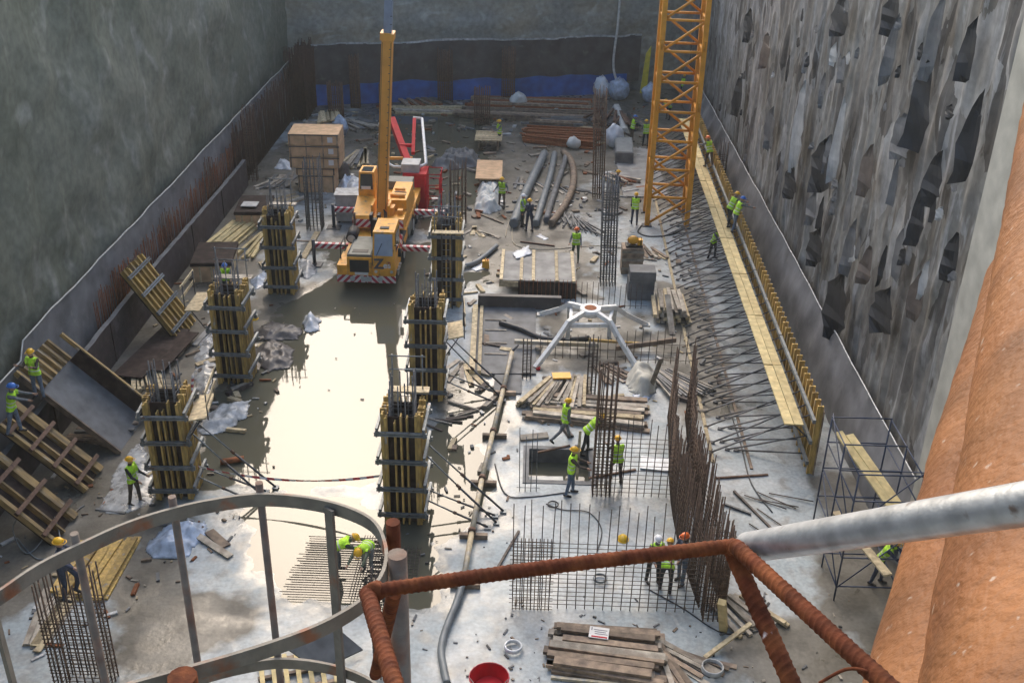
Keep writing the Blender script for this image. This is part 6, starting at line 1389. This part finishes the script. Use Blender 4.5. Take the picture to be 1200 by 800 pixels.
mb = MB(); mb.tube([A_+d_*(1.2*i/24) for i in range(25)], rs, 28, cap=False); mb.build('pipe', 'galvanised', gp_)
MB().tube([A_-d_*.0005, A_+d_*.02], rs*.98, 24, cap=False).build('end_rim', 'rail_rust', gp_)
MB().tube([A_+d_*.03, A_+d_*.031], rs*.95, 20).build('bore_shade_disc', 'black', gp_)  # black disc stands in for the shade inside the open pipe
tw_ = [Q(1028,794,1.42), Q(1015,786,1.4), Q(1000,783,1.41), Q(985,786,1.42), Q(960,800,1.43)]
MB().tube(smooth(tw_), .0022, 6).build('tie_wire', 'rail_rust', gr)
# big orange pipes resting along the pit corner
def opipe(a, b, r, label, seed, name='orange_pipe'):
    a, b = V(a), V(b); d = (b-a); L_ = d.length; d.normalize(); x = d.cross(V((0, 0, 1))).normalized(); y = x.cross(d); n = int(L_/.05); N = 40; mb = MB()
    for i in range(n+1):
        s = L_*i/n; c = a+d*s
        for k in range(N):
            an = 2*math.pi*k/N; p = c+(x*math.cos(an)+y*math.sin(an))*r
            rr = r*(1+.022*noise.noise(V((s*1.6, an*.8, seed)))+.012*noise.noise(V((s*5, an*2, seed+3)))+.03*max(0, noise.noise(V((s*2.3+.3*math.sin(an), .2*an, seed+9)))-.15)+.01*noise.noise(V((s*11, an*3, seed+4)))); mb.v.append(c+(x*math.cos(an)+y*math.sin(an))*rr)
    for i in range(n):
        for k in range(N): mb.f.append([i*N+k, i*N+(k+1) % N, (i+1)*N+(k+1) % N, (i+1)*N+k]); mb.m.append(0); mb.sm.append(True)
    mb.f += [list(reversed(range(N))), [n*N+k for k in range(N)]]; mb.m += [0, 0]; mb.sm += [False, False]
    return tag(mb.build(name, 'strut_orange'), label, 'pipe')
def axis_pipe(e0, e1, z, r, ext0, ext1, label, seed):
    """left silhouette passes survey pixels e0 (near) and e1 (far); the pipe lies level at height z"""
    def gap(phi, off):
        d = V((math.sin(phi), math.cos(phi), 0)); rt = V((d.y, -d.x, 0)); o = rt*off+V((0, 0, z)); out = []
        for (u, v) in (e0, e1):
            rd = ray(u, v).normalized(); n = rd.cross(d); out.append((o-CAM).dot(n.normalized())*(1 if n.dot(rt) > 0 else -1)-r)
        return out, o, d
    phi, off = R(22), 1.6
    for _ in range(60):
        g, o, d = gap(phi, off); e = 1e-5; g1 = gap(phi+e, off)[0]; g2 = gap(phi, off+e)[0]
        a, b, c, dd = (g1[0]-g[0])/e, (g2[0]-g[0])/e, (g1[1]-g[1])/e, (g2[1]-g[1])/e; det = a*dd-b*c
        if abs(det) < 1e-12: break
        phi -= max(-.1, min(.1, (dd*g[0]-b*g[1])/det)); off -= max(-.4, min(.4, (-c*g[0]+a*g[1])/det))
    print('PIPE', label[:12], math.degrees(phi), off, g)
    def along(u, v):
        rd = ray(u, v); t = (z-H)/rd.z; return (CAM+rd*t-o).dot(d)
    s0, s1 = along(*e0), along(*e1)
    return opipe(o+d*(s0-ext0), o+d*(s1+ext1), r, label, seed)
axis_pipe((1078,790), (1162,325), 18.0, .42, 1.6, 3.6, 'larger orange pipe at the right edge, its whitish scratches in view', 3)
axis_pipe((1024,752), (1152,330), 17.72, .34, 1.6, .05, 'smaller orange pipe tucked left of the larger one', 8)
